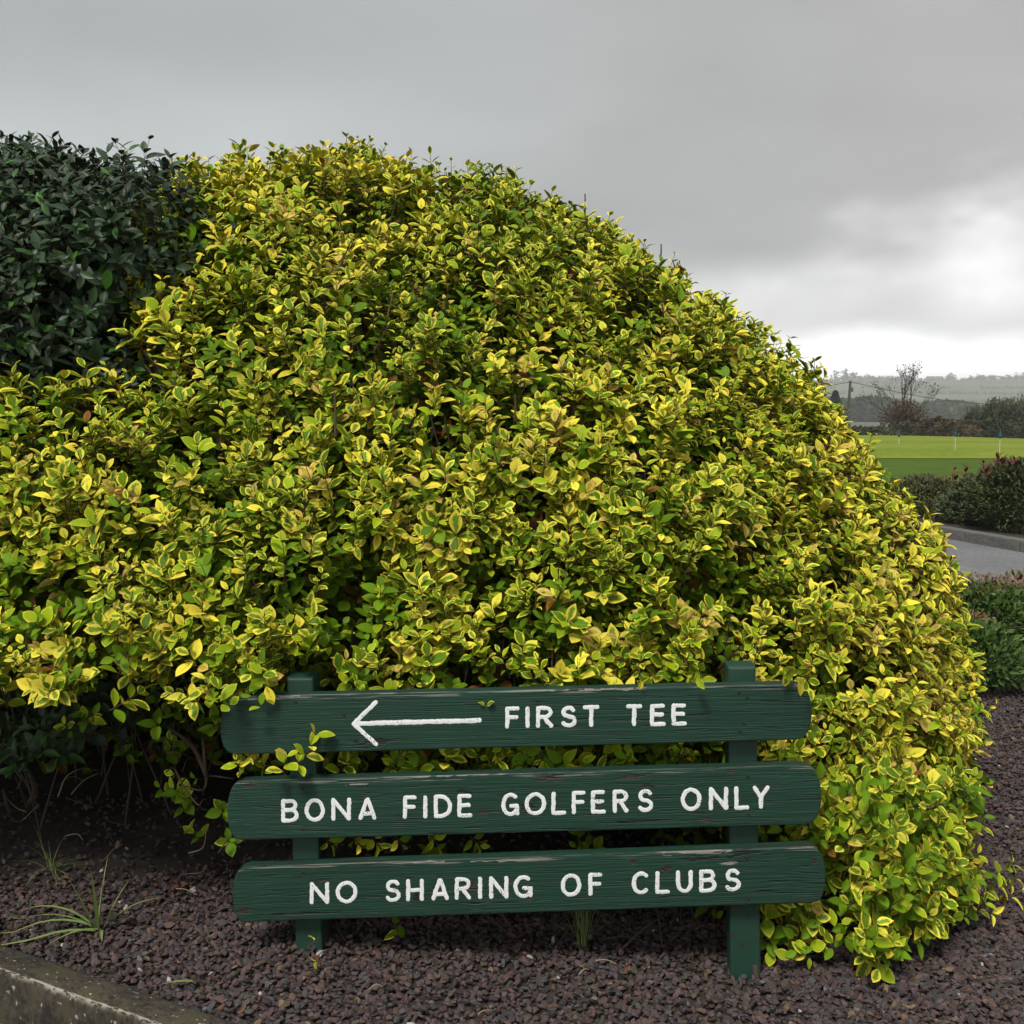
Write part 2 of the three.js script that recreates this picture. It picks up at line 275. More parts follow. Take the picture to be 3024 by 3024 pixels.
function strokeGeo(pxPts, wPx) {          // pxPts in photograph pixels on the board face
  const P = pxPts.map(([u, v]) => onSign(u, v)); const w = wPx * 2.47 / FOCAL / 2;
  const dense = []; for (let i = 0; i < P.length - 1; i++) { const [a, b] = [P[i], P[i + 1]], n = Math.max(1, Math.round(Math.hypot(b[0] - a[0], b[1] - a[1]) / 0.0035)); for (let k = 0; k < n; k++) dense.push([lerp(a[0], b[0], k / n) + 0.0014 * (noise3(a[0] * 90 + k * 0.3, a[1] * 90, 3) - 0.5), lerp(a[1], b[1], k / n) + 0.0014 * (noise3(a[0] * 90, a[1] * 90 + k * 0.3, 7) - 0.5)]); } dense.push(P[P.length - 1]);
  const n = dense.length, pos = [], uv = [], idx = []; strokeLift = (strokeLift + 0.00013) % 0.0006;
  const cap = [-2, -1, ...Array(n).keys(), n, n + 1];
  cap.forEach((i) => {
    const k = clamp(i, 0, n - 1), a = dense[Math.max(0, k - 2)], b = dense[Math.min(n - 1, k + 2)]; let tx = b[0] - a[0], ty = b[1] - a[1]; const l = Math.hypot(tx, ty) || 1; tx /= l; ty /= l;
    const over = i < 0 ? i : i >= n ? i - n + 1 : 0, ww = w * (Math.abs(over) === 2 ? 0.45 : Math.abs(over) === 1 ? 0.85 : 1), cx = dense[k][0] + tx * over * w * 0.42, cy = dense[k][1] + ty * over * w * 0.42;
    for (let j = 0; j < 5; j++) { const s = (j - 2) / 2, rough = Math.abs(s) === 1 ? 1 + 0.62 * (fbm(cx * 300 + j * 9, cy * 300, 2, 3) - 0.5) : 1, e = s * ww * rough; pos.push(cx - ty * e, cy + tx * e, (Math.abs(over) === 2 ? 0.0003 : j === 0 || j === 4 ? 0.0002 : j === 2 ? 0.0008 : 0.0006) + strokeLift); uv.push(cx - ty * e, cy + tx * e); }
  });
  for (let i = 0; i < cap.length - 1; i++) for (let j = 0; j < 4; j++) { const a = i * 5 + j; idx.push(a, a + 5, a + 1, a + 1, a + 5, a + 6); }
  const g = new THREE.BufferGeometry(); g.setAttribute('position', new THREE.Float32BufferAttribute(pos, 3)); g.setAttribute('uv', new THREE.Float32BufferAttribute(uv, 2)); g.setIndex(idx); g.computeVertexNormals(); return g;
}
const screwMat = std(C(0.022, 0.014, 0.011), { roughness: 0.7, metalness: 0.3 });
const screwsPx = [[[872, 2073], [1016, 2111], [2182, 2045], [2207, 2060], [2198, 2137], [2186, 2161]], [[893, 2328], [896, 2448], [2209, 2294], [2211, 2407]], [[896, 2576], [896, 2693], [2206, 2534], [2212, 2654]]];
const chipPx = [
  [[1100, 2190, 60, 14, 2], [1300, 2138, 120, 5, 2], [1590, 2080, 12, 8, 2], [1640, 2146, 20, 6, 2], [1790, 2035, 160, 5, 1], [1160, 2045, 130, 4, 1], [860, 2056, 40, 4, 1], [2060, 2110, 60, 4, 2]],
  [[1625, 2297, 45, 16, 0], [1860, 2296, 40, 12, 0], [2155, 2280, 18, 9, 0], [1770, 2372, 14, 18, 0], [1905, 2320, 30, 9, 2], [2080, 2425, 24, 10, 0], [2262, 2328, 16, 15, 0], [740, 2318, 40, 7, 0], [1440, 2398, 30, 8, 0], [1370, 2340, 40, 9, 2], [1500, 2350, 30, 12, 2], [1340, 2290, 200, 4, 1], [1700, 2272, 160, 4, 1], [1060, 2316, 40, 4, 1], [1560, 2385, 26, 22, 2], [1880, 2425, 120, 5, 2]],
  [[722, 2690, 40, 10, 0], [1966, 2570, 14, 12, 0], [1870, 2548, 12, 6, 0], [2405, 2543, 12, 8, 0], [1290, 2630, 24, 20, 0], [1160, 2630, 18, 16, 0], [1390, 2620, 16, 22, 0], [1505, 2610, 26, 12, 0], [1560, 2640, 14, 18, 0], [2080, 2515, 110, 9, 1], [2150, 2550, 30, 6, 1], [1960, 2525, 22, 5, 1], [1270, 2545, 60, 4, 1], [1500, 2540, 120, 4, 1], [2090, 2535, 120, 8, 2], [2200, 2520, 70, 10, 2], [950, 2600, 20, 7, 0], [880, 2700, 160, 4, 2], [1230, 2650, 12, 16, 2]],
];
const BOARD_LABEL = ['top board carved with a left arrow and FIRST TEE', 'middle board carved BONA FIDE GOLFERS ONLY', 'bottom board carved NO SHARING OF CLUBS'];
boardsPx.forEach((b, bi) => {
  const right = endArc(b.tr, b.br, b.rb, 1), left = endArc(b.tl, b.bl, b.lb, -1).reverse(), out = [];
  for (let i = 0; i <= 20; i++) { const t = i / 20; out.push([lerp(b.tl[0], b.tr[0], t), lerp(b.tl[1], b.tr[1], t) + 1.6 * (fbm(t * 9, bi, 3, 2) - 0.5)]); }
  out.push(...right.slice(1));
  for (let i = 1; i <= 20; i++) { const t = i / 20; out.push([lerp(b.br[0], b.bl[0], t), lerp(b.br[1], b.bl[1], t) + 2.2 * (fbm(t * 12, bi + 5, 3, 2) - 0.5)]); }
  out.push(...left.slice(1, -1));
  const pts = out.map(([u, v]) => new THREE.Vector2(...onSign(u, v)));
  const sh = new THREE.Shape(pts), bv = 0.0045;
  const g = new THREE.ExtrudeGeometry(sh, { depth: T - 2 * bv, bevelEnabled: true, bevelThickness: bv, bevelSize: bv, bevelOffset: -bv, bevelSegments: 3, steps: 1, curveSegments: 1 });
  g.translate(0, 0, -T + bv);
  const box = new THREE.Box2().setFromPoints(pts), tl = onSign(...b.tl), tr = onSign(...b.tr), bl = onSign(...b.bl);
  const L = box.max.x - box.min.x, H = tl[1] - bl[1], sl = (tr[1] - tl[1]) / (tr[0] - tl[0]);
  const p = g.attributes.position, uv = g.attributes.uv, nn = g.attributes.normal;
  const uOf = (x) => (x - box.min.x) / L, vOf = (x, y) => (y - bl[1] - sl * (x - bl[0])) / H;
  for (let i = 0; i < p.count; i++) { const x = p.getX(i), y = p.getY(i), z = p.getZ(i), v0 = vOf(x, y); uv.setXY(i, uOf(x), v0 > 0.9 ? v0 + (-z) / H * 0.6 : v0 < 0.1 ? v0 - (-z) / H : v0); }
  const chips = chipPx[bi].map(([u, v, ru, rv, k]) => { const [x, y] = onSign(u, v), [x2] = onSign(u + ru, v), [, y2] = onSign(u, v + rv); return [uOf(x), vOf(x, y), Math.abs(x2 - x) / L, Math.abs(y2 - y) / H, k]; });
  const [map, bm] = boardTextures(bi * 13 + 3, L, H, chips);
  const board = part('board', g, new THREE.MeshPhysicalMaterial({ map, bumpMap: bm, bumpScale: 0.0036, roughness: 0.6, specularIntensity: 0.7 }), sign); board.userData.label = BOARD_LABEL[bi];
  const tk = TEXT[bi].s.split(' '), [t0, b0, x0, t1, b1, x1] = TEXT[bi].h, half = 6.3;
  for (let i = 0; i < tk.length; i += 3) {
    const xl = +tk[i + 1] + half, xr = Math.max(+tk[i + 2] - half, xl), mid = (xl + xr) / 2, tt = lerp(t0, t1, (mid - x0) / (x1 - x0)) + half, bb = lerp(b0, b1, (mid - x0) / (x1 - x0)) - half;
    const slope = (t1 - t0) / (x1 - x0), geos = GLYPH[tk[i]].map((s) => strokeGeo(s.map(([x, y]) => [tk[i] === 'I' ? mid : lerp(xl, xr, x), lerp(bb, tt, y) + slope * (lerp(xl, xr, x) - mid)]), 12.4));
    part('letter', mergeGeometries(geos), whiteMat, board);
  }
  if (bi === 0) part('arrow', mergeGeometries([strokeGeo([[1416, 2127], [1046, 2137]], 14.5), strokeGeo([[1045, 2137], [1110, 2073]], 13), strokeGeo([[1045, 2137], [1111, 2198]], 13)]), whiteMat, board);
  for (const [u, v] of screwsPx[bi]) { const [x, y] = onSign(u, v), sg = new THREE.LatheGeometry([[0, 0.0004], [0.0012, 0.0002], [0.0028, 0.0009], [0.0042, 0.0007], [0.0046, -0.001]].map((q) => new THREE.Vector2(...q)), 12); sg.rotateX(Math.PI / 2); sg.rotateZ(R(0, 3)); const s = part('screw', sg, screwMat, board); s.position.set(x, y, 0.0004); }
});
{ // posts behind the boards
  const postTex = dataTex(256, 1024, (u, v, o) => { const gr = fbm(u * 26, v * 9, 3, 3), g2 = fbm(u * 80, v * 60, 5, 2); mix3(o, GREEN.map((c) => c * 0.95), GREEN.map((c) => c * 1.35), clamp(0.5 + 0.5 * (gr - 0.5) + 0.7 * (g2 - 0.5))); const ch = smooth(0.70, 0.73, fbm(u * 14, v * 40, 41, 3)); mix3(o, o.slice(), [0.03, 0.022, 0.017], ch); });
  const pMat = std(0xffffff, { map: postTex, bumpMap: postTex, bumpScale: 0.0012, roughness: 0.55 });
  const posts = [[[846, 2002], [924, 2002], [951, 2790], [871.5, 2790]], [[2149, 1970], [2232, 1969], [2248, 2890], [2157, 2890]]];
  posts.forEach((q, k) => {
    const P = q.map(([u, v]) => onSign(u, v, -T - 0.001)); const ext = (a, b) => { const t = (-0.2 - a[1]) / (b[1] - a[1]); return [lerp(a[0], b[0], t), -0.2]; };
    const A = P[0], B = P[1], Cc = ext(P[1], P[2]), D = ext(P[0], P[3]), bv = 0.006;
    const g = new THREE.ExtrudeGeometry(new THREE.Shape([D, Cc, B, A].map((x) => new THREE.Vector2(...x))), { depth: 0.072 - 2 * bv, bevelEnabled: true, bevelThickness: bv, bevelSize: bv, bevelOffset: -bv, bevelSegments: 2 });
    g.translate(0, 0, -T - 0.001 - 0.072 + bv);
    const uv = g.attributes.uv, p = g.attributes.position; for (let i = 0; i < p.count; i++) uv.setXY(i, (p.getX(i) + p.getZ(i)) * 4 + k * 0.37, p.getY(i) + k * 0.4);
    part('post', g, pMat, sign);
    if (k === 1) { const [x, y] = onSign(2236, 2880, -T), gg = new RoundedBoxGeometry(0.012, 0.05, 0.004, 2, 0.0015); const pp = gg.attributes.position; for (let i = 0; i < pp.count; i++) pp.setX(i, pp.getX(i) + 0.004 * Math.sin(pp.getY(i) * 190)); const w = part('bare_wood', gg, std(C(0.07, 0.045, 0.032)), sign); w.position.set(x - 0.002, y, -T - 0.001); w.userData.label = 'bare brown wood where the paint has come off'; }
  });
}

// ---------- leaves ----------
function leafGeo(ratio, fold, droop, pointy, rows = 6, wave = 0) {
  const pos = [], uv = [], idx = []; const cols = 4;
  const shape = (t) => Math.pow(Math.sin(Math.PI * Math.pow(t, pointy)), 0.8) * (1 - 0.12 * t);
  for (let i = 0; i <= rows; i++) { const t = i / rows, w = Math.max(shape(Math.min(t, 0.999)) * ratio / 2, i === 0 ? 0.018 : 0.004); for (let j = 0; j <= cols; j++) { const s = (j / cols) * 2 - 1, e = Math.abs(s) * w; pos.push(s * w, t, fold * e - droop * t * t + wave * Math.sin(t * 9 + j) * 0.02); uv.push(s * 0.5 + 0.5, t); } }
  for (let i = 0; i < rows; i++) for (let j = 0; j < cols; j++) { const a = i * (cols + 1) + j; idx.push(a, a + 1, a + cols + 1, a + 1, a + cols + 2, a + cols + 1); }
  const g = new THREE.BufferGeometry(); g.setAttribute('position', new THREE.Float32BufferAttribute(pos, 3)); g.setAttribute('uv', new THREE.Float32BufferAttribute(uv, 2)); g.setIndex(idx); g.computeVertexNormals(); return g;
}
// uv.x runs from edge to edge at every height, so |2u-1| is the share of the way from midrib to margin
function leafTex(seed, thr, inner, outer, extra) {
  return dataTex(96, 192, (u, v, o) => {
    const s = u * 2 - 1, e = Math.abs(s), edge = Math.max(e, smooth(0.55, 1.0, v) * 0.95, smooth(0.10, 0.0, v) * 0.6);
    const ragged = fbm(s * 2.4 + seed, (v - e * 0.35) * 9, seed, 3) - 0.5, fineN = fbm(u * 22, v * 44, seed + 7, 3) - 0.5;
    const g = smooth(0.05, -0.05, edge - thr + 0.75 * ragged), pale = smooth(0.22, -0.05, edge - thr - 0.12 + 0.6 * ragged);
    mix3(o, outer, inner.map((c, k) => lerp(c, outer[k], 0.5)), pale * 0.55); mix3(o, o.slice(), inner, g);
    const vein = smooth(0.05, 0.015, Math.abs(s)) * 0.35 + 0.16 * smooth(0.82, 0.98, Math.abs(Math.sin((v - e * 0.4) * 26))); mix3(o, o.slice(), outer.map((c, k) => lerp(c, inner[k], 0.25)), vein * (g > 0.5 ? 0.6 : 0.2));
    const k = 1 + 0.35 * fineN; o[0] *= k; o[1] *= k; o[2] *= k;
    if (extra) extra(u, v, edge, ragged, fineN, o);
  }, true, false);
}
const YEL = [0.67, 0.58, 0.050], GRN = [0.066, 0.145, 0.004], LIME = [0.21, 0.30, 0.007];
const blush = (u, v, edge, rg, fn, o) => { const a = smooth(0.45, 1.0, edge + 0.9 * rg + 0.5 * fn); mix3(o, o.slice(), [0.36, 0.20, 0.11], a * 0.8); };
const spots = (u, v, edge, rg, fn, o) => { const a = smooth(0.2, 0.27, fn + 0.2 * rg); mix3(o, o.slice(), [0.25, 0.13, 0.05], a * 0.8); };
const leafMaps = [
  leafTex(1, 0.74, GRN, YEL), leafTex(2, 0.46, [0.10, 0.20, 0.014], YEL, spots), leafTex(3, 0.10, LIME, YEL, spots),
  leafTex(4, 1.30, [0.098, 0.185, 0.005], [0.18, 0.27, 0.012]), leafTex(5, 0.30, [0.30, 0.28, 0.03], [0.60, 0.44, 0.07], blush), leafTex(6, 0.82, LIME, [0.50, 0.46, 0.035]),
];
const darkMap = leafTex(9, 1.3, [0.024, 0.044, 0.019], [0.05, 0.075, 0.04]);
const leafMat = (map, o = {}) => new THREE.MeshPhysicalMaterial({ map, roughness: 0.5, side: THREE.DoubleSide, specularIntensity: 0.25, ...o });
const leafMats = leafMaps.map((m) => leafMat(m, { roughness: 0.6 }));
const darkLeafMat = leafMat(darkMap, { roughness: 0.42, specularIntensity: 0.45 });
const leafGeos = [leafGeo(0.56, 0.35, 0.16, 0.9), leafGeo(0.63, 0.22, 0.10, 0.98), leafGeo(0.52, 0.5, 0.28, 0.86), leafGeo(0.45, 0.45, 0.3, 0.8, 6, 1), leafGeo(0.72, 0.15, 0.12, 1.1)];
const darkLeafGeos = [leafGeo(0.46, 0.3, 0.15, 0.95), leafGeo(0.54, 0.2, 0.2, 1.05)];

const stemGeo = new THREE.CylinderGeometry(0.6, 1, 1, 5, 1, true); stemGeo.translate(0, 0.5, 0);
const barkTex = dataTex(64, 128, (u, v, o) => { const k = fbm(u * 8, v * 20, 2, 3); mix3(o, [0.035, 0.023, 0.015], [0.11, 0.077, 0.052], k); });
const twigMat = std(0xffffff, { map: barkTex });
const LIGHT = V(-0.15, 0.8, 0.55).normalize();
// a shoot with opposite pairs of leaves; calls keep(position) to leave out what would stand inside the sign
function shoot(out, stems, base, dir, len, nodes, size, pick, opt = {}) {
  dir = dir.clone().normalize(); const ref = Math.abs(dir.y) < 0.9 ? UP : V(1, 0, 0), A = V().crossVectors(dir, ref).normalize(), B = V().crossVectors(dir, A);
  let ph = rnd() * 6.28; const bend = V(gauss(), gauss() + 0.4, gauss()).multiplyScalar(0.18 * len);
  const at = (t) => base.clone().addScaledVector(dir, len * t).addScaledVector(bend, t * t);
  if (stems) for (let k = 0; k < 2; k++) { const a = at(k / 2), b = at((k + 1) / 2); if (opt.keep && !(opt.keep(a) && opt.keep(b) && opt.keep(a.clone().lerp(b, 0.5)))) continue; const d = b.clone().sub(a), l = d.length(), q = new THREE.Quaternion().setFromUnitVectors(UP, d.normalize()), r = (opt.stemR ?? 0.0016) * (1 - 0.4 * k); stems.push({ m: new THREE.Matrix4().compose(a, q, V(r, l, r)), c: C(R(0.6, 1.1), R(0.55, 0.9), R(0.5, 0.8)) }); }
  for (let k = 0; k < nodes; k++) {
    const t = (k + 0.6) / nodes, p = at(t), tip = k === nodes - 1;
    for (let s = 0; s < 2; s++) {
      if (rnd() < 0.07) continue;
      const a = ph + s * Math.PI + gauss() * 0.2, side = A.clone().multiplyScalar(Math.cos(a)).addScaledVector(B, Math.sin(a)), inc = (lerp(1.35, 0.75, t) + gauss() * 0.2) * (opt.open ?? 1);
      const ax = dir.clone().multiplyScalar(Math.cos(inc)).addScaledVector(side, Math.sin(inc)).normalize();
      let n = dir.clone().multiplyScalar(Math.sin(inc)).addScaledVector(side, -Math.cos(inc)).addScaledVector(LIGHT, opt.photo ?? 0.55).add(V(gauss(), gauss(), gauss()).multiplyScalar(0.2));
      n.addScaledVector(ax, -n.dot(ax)).normalize(); const x = V().crossVectors(ax, n).normalize();
      const L = size * R(0.75, 1.25) * (0.62 + 0.55 * Math.sin(Math.PI * (0.15 + 0.62 * t))) * (tip ? 0.8 : 1), w = L * R(0.78, 1.22) * (opt.width ?? 1);
      const pos = p.clone().addScaledVector(ax, 0.004);
      const mid = pos.clone().addScaledVector(ax, L * 0.5);
      if (opt.keep && !(opt.keep(pos) && opt.keep(mid) && opt.keep(pos.clone().addScaledVector(ax, L)))) continue;
      const m = new THREE.Matrix4().makeBasis(x.multiplyScalar(w), ax.clone().multiplyScalar(L), n.clone().multiplyScalar(L)).setPosition(pos);
      out.push({ m, pos: mid, L, n, ...pick(t) });
    }
    ph += Math.PI / 2 + gauss() * 0.25;
  }
}
const tint = (k, warm = 0) => C(k * (1 + warm), k, k * (1 - warm));
// golden privet: variegated, yellow and plain green leaves
function goldenPick(kind, geo) {
  return (t) => {
    let v; const r = rnd();
    if (kind === 'green') v = r < 0.66 ? 3 : r < 0.93 ? 5 : 0;
    else if (kind === 'yellow') v = t < 0.35 && r < 0.5 ? 5 : r < 0.42 ? 2 : r < 0.72 ? 1 : r < 0.95 ? 5 : 4;
    else if (kind === 'blush') v = r < 0.6 ? 4 : r < 0.85 ? 1 : 2;
    else v = t < 0.35 && r < 0.5 ? 3 : r < 0.45 ? 0 : r < 0.74 ? 1 : r < 0.84 ? 2 : 5;
    const dead = rnd() < 0.006; return { v: dead ? 4 : v, g: rnd() < 0.75 ? geo : Math.floor(rnd() * 5), c: dead ? C(0.35, 0.2, 0.13) : tint(R(0.72, 1.2), R(-0.06, 0.08)) };
  };
}
// the body of the hedge: a rounded block, cut back where the dark shrub stands and hollow below
const HB = { cx: -0.80, cy: 0.476, cz: -4.596, rx: 2.52, ry: 2.03, rz: 2.124, n: 3.223, m: 1.628 };
function blockF(p, q = HB) { const a = Math.abs((p.x - q.cx) / q.rx) ** q.n + Math.abs((p.z - q.cz) / q.rz) ** q.n, h = Math.abs((p.y - q.cy) / (p.y > q.cy ? q.ry : 1.75)); return ((a ** (q.m / q.n) + h ** q.m) ** (1 / q.m) - 1) * Math.min(q.rx, q.ry, q.rz); }
function lump(p) { return 0.20 * (fbm(p.x * 3.1 + 9, p.y * 3.1 + 4, p.z * 3.1, 3) - 0.5) + 0.09 * (noise3(p.x * 8, p.y * 8, p.z * 8) - 0.5); }
const xDark = (y) => -1.18 - 0.28 * (y - 1.75) * (y > 1.75 ? 1 : 0.2);
function hedgeF(p) {
  let f = blockF(p) + lump(p) + 0.02;
  f = Math.max(f, Math.min(xDark(p.y) + 0.06 * (noise3(p.y * 6, p.z * 6, 3) - 0.5) - p.x, p.y - 1.50 - 0.12 * (noise3(p.x * 5, p.z * 5, 8) - 0.5)));
  const low = p.x < -0.6 ? lerp(0.42, 0.70, smooth(-0.6, -0.8, p.x)) : lerp(0.42, -1, smooth(0.5, 0.62, p.x)), lowN = low + 0.12 * (noise3(p.x * 7, 1, p.z * 7) - 0.5);
  return Math.max(f, lowN - p.y);
}
function gradF(F, p) { const e = 0.02; return V(F(V(p.x + e, p.y, p.z)) - F(V(p.x - e, p.y, p.z)), F(V(p.x, p.y + e, p.z)) - F(V(p.x, p.y - e, p.z)), F(V(p.x, p.y, p.z + e)) - F(V(p.x, p.y, p.z - e))).normalize(); }
const signTop = onSign(1540, 2035)[1];
function clearOfSign(p) {
  const l = signLocal(p); if (l.x < -0.80 || l.x > 0.82 || l.y < 0.0) return true;
  if (l.y > signTop + 0.004 + l.x * 0.03) return !(l.z > -0.125 && l.y < signTop + 0.055 && (Math.abs(l.x + 0.54) < 0.055 || Math.abs(l.x - 0.53) < 0.055));
  if (l.z > 0.002 && l.z < 0.4) return l.z < 0.15 && l.y > signTop - 0.05;
  if (l.z > -0.045) return false;
  return !(l.z > -0.12 && (Math.abs(l.x + 0.53) < 0.055 || Math.abs(l.x - 0.54) < 0.06));
}
const leaves = [], stems = [];
rnd = mulberry(101);
{
  const light = V(0, 0.62, 0.25); let made = 0, tries = 0; const N = 16500;
  const p = V(0, 0, 0);
  while (made < N && tries < 3e6) {
    tries++; p.set(R(-3.1, 2.15), R(0.0, 2.65), R(-5.0, -2.25));
    if (p.x / -p.z < -0.92) continue;
    const b = blockF(p); if (b > 0.12 || b < -0.5) continue;
    const f = hedgeF(p); if (f > 0.0 || f < -0.34) continue;
    const d = -f; if (rnd() > Math.exp(-d / 0.095)) continue;
    if (d < 0.09 && noise3(p.x * 10.5 + 3, p.y * 8.5, p.z * 10.5) + 0.25 * (rnd() - 0.5) < 0.44) continue;      // shoots stand in clumps
    const n = gradF(hedgeF, p); if (n.z < -0.75 && n.y < 0.5) continue;      // the far face is not looked at
    if (n.y < -0.6 && rnd() < 0.5) continue;
    const behindSign = p.y < signTop && p.x > -0.72 && p.x < 0.62; if (behindSign && rnd() < 0.35) continue;
    const dir = n.clone().multiplyScalar(R(0.5, 1.1)).add(V(gauss() * 0.45, R(0.1, 0.9), gauss() * 0.45));
    if (n.y < -0.3) dir.y = Math.abs(dir.y) * 0.4;
    const zone = fbm(p.x * 1.6 + 20, p.y * 1.6, p.z * 1.6 + 3, 3), rr = rnd();
    const kind = d > 0.045 + R(0, 0.05) + 0.03 * smooth(0.9, 1.8, p.y) + 0.03 * smooth(0.4, 1.2, p.x) || behindSign && rr < 0.6 ? 'green' : rr < 0.04 + 0.10 * smooth(0.5, 0.7, zone) ? 'blush' : zone + 0.3 * (rnd() - 0.5) - 0.05 * smooth(-0.2, 1.2, p.x) > 0.50 ? 'yellow' : rr < 0.80 ? 'var' : 'green';
    const long = d < 0.06 && rnd() < 0.2; if (long) dir.add(V(0, 0.6, 0.15)); const len = long ? R(0.11, 0.19) : R(0.06, 0.12), nodes = long ? 6 : 4 + Math.floor(rnd() * 2);
    const right = smooth(0.3, 1.2, p.x), geo = rnd() < right * 0.8 ? (rnd() < 0.5 ? 2 : 3) : [0, 1, 1, 4][Math.floor(rnd() * 4)];
    shoot(leaves, stems, p.clone().addScaledVector(dir.clone().normalize(), -len * 0.6), dir, len, nodes, R(0.026, 0.048) * (rnd() < 0.2 ? 0.65 : 1), goldenPick(kind, geo), { keep: clearOfSign, photo: 0.6, width: 1 - 0.08 * right, stemR: long ? 0.0024 : 0.0016 }); made++;
  }
  console.log('shoots', made, 'tries', tries, 'leaves', leaves.length);
}
// sprays that reach over and between the boards
const bySign = (u, v, off) => { const [x, y] = onSign(u, v, off); return signWorld(x, y, off); };
function spray(pts, off, nodes, size, kind, geo, dirTip) { const a = bySign(...pts[0], off[0]), b = bySign(...pts[1], off[1]); shoot(leaves, stems, a, b.clone().sub(a), b.distanceTo(a), nodes, size, goldenPick(kind, geo), { photo: 0.9, stemR: 0.0016 }); }
spray([[870, 2270], [955, 2185]], [0.012, 0.03], 4, 0.047, 'yellow', 1); spray([[835, 2290], [850, 2228]], [0.02, 0.04], 3, 0.040, 'yellow', 1);
spray([[780, 1985], [788, 2035]], [-0.01, 0.035], 2, 0.054, 'yellow', 1); spray([[700, 2262], [735, 2240]], [-0.05, -0.01], 3, 0.026, 'yellow', 4);
spray([[2075, 1970], [2050, 2010]], [-0.02, 0.03], 2, 0.036, 'yellow', 1); spray([[1885, 1970], [1895, 2022]], [-0.01, 0.02], 2, 0.025, 'yellow', 0);
spray([[2330, 1970], [2380, 2020]], [-0.01, 0.03], 3, 0.040, 'var', 0); spray([[2290, 1950], [2330, 1990]], [0, 0.02], 3, 0.036, 'yellow', 1);
spray([[960, 2475], [985, 2505]], [-0.05, -0.05], 2, 0.036, 'var', 0); spray([[1040, 2470], [1060, 2505]], [-0.06, -0.05], 3, 0.036, 'var', 0); spray([[1170, 2470], [1190, 2500]], [-0.06, -0.05], 2, 0.030, 'var', 1);
spray([[1270, 2465], [1300, 2500]], [-0.06, -0.06], 2, 0.04, 'yellow', 0); spray([[1180, 2715], [1170, 2770]], [-0.12, -0.06], 3, 0.036, 'green', 0); spray([[1400, 2280], [1530, 2215]], [-0.05, -0.05], 5, 0.038, 'var', 0);
spray([[720, 2285], [690, 2235]], [-0.05, -0.01], 3, 0.03, 'yellow', 1); spray([[790, 2280], [765, 2240]], [-0.06, -0.03], 3, 0.032, 'yellow', 1); spray([[1000, 2285], [1040, 2225]], [-0.08, -0.05], 4, 0.036, 'var', 1); spray([[1150, 2280], [1190, 2220]], [-0.08, -0.05], 4, 0.036, 'var', 1); spray([[1300, 2275], [1330, 2220]], [-0.08, -0.05], 4, 0.034, 'yellow', 1); spray([[1390, 2470], [1420, 2500]], [-0.07, -0.06], 3, 0.036, 'green', 0); spray([[1100, 2470], [1120, 2505]], [-0.07, -0.05], 3, 0.034, 'yellow', 0);
spray([[905, 2798], [945, 2770]], [0.05, 0.0], 1, 0.03, 'yellow', 4); spray([[960, 2830], [925, 2845]], [0.05, 0.06], 1, 0.034, 'yellow', 0);
// leafy stragglers in the hollow to the left of the sign
for (const [u, v, z, k] of [[340, 2260, 3.0, 1], [400, 2190, 3.05, 2], [470, 2290, 2.95, 1], [520, 2370, 2.85, 2], [600, 2340, 2.8, 2], [640, 2440, 2.75, 3],  [680, 2170, 2.62, 3], [560, 2150, 2.8, 3], [450, 2120, 2.75, 3], [250, 2120, 2.65, 3], [1300, 2560, 2.75, 3], [1950, 2520, 2.8, 3], [1780, 2500, 2.72, 3], [2180, 2520, 2.75, 3]])
  for (let i = 0; i < k; i++) { const b = atDepth(u + R(-45, 45), v + R(-45, 45), z + R(0.08, 0.3)); shoot(leaves, stems, b, V(gauss(), R(0.2, 1), R(0.3, 1)), R(0.06, 0.1), 3, R(0.028, 0.04), goldenPick('green', 1), { keep: clearOfSign, photo: 0.4 }); }
// the skirt of the hedge where it reaches the gravel on the right
for (let i = 0; i < 560; i++) {
  const t = rnd(), x = lerp(0.66, 1.42, t) + gauss() * 0.04, z = -(2.43 + 0.42 * smooth(0.75, 1.0, t) * 1 + 0.75 * Math.max(0, t - 0.25) ** 1.3) - Math.abs(gauss()) * 0.34, y = 0.03 + 0.5 * rnd() ** 1.5 * (1 - 0.45 * t);
  shoot(leaves, stems, V(x, y, z), V(0.3 * t + gauss() * 0.4, R(0.1, 0.8), R(0.3, 1) * (1 - 0.6 * t)), R(0.06, 0.12), 3 + Math.floor(rnd() * 2), R(0.03, 0.044), goldenPick(rnd() < 0.45 ? 'green' : rnd() < 0.6 ? 'var' : 'yellow', [0, 1, 2, 4][Math.floor(rnd() * 4)]), { keep: clearOfSign, photo: 0.6 });
}
for (const [u, v] of [[2880, 2590], [2930, 2600], [2840, 2640], [2905, 2660], [2790, 2660]]) { const b = onLevel(u, v + 50, 0.02); shoot(leaves, stems, b.setY(0.05), V(0.9, 0.5, 0.2), 0.14, 5, 0.034, goldenPick('var', 3), { stemR: 0.002 }); }

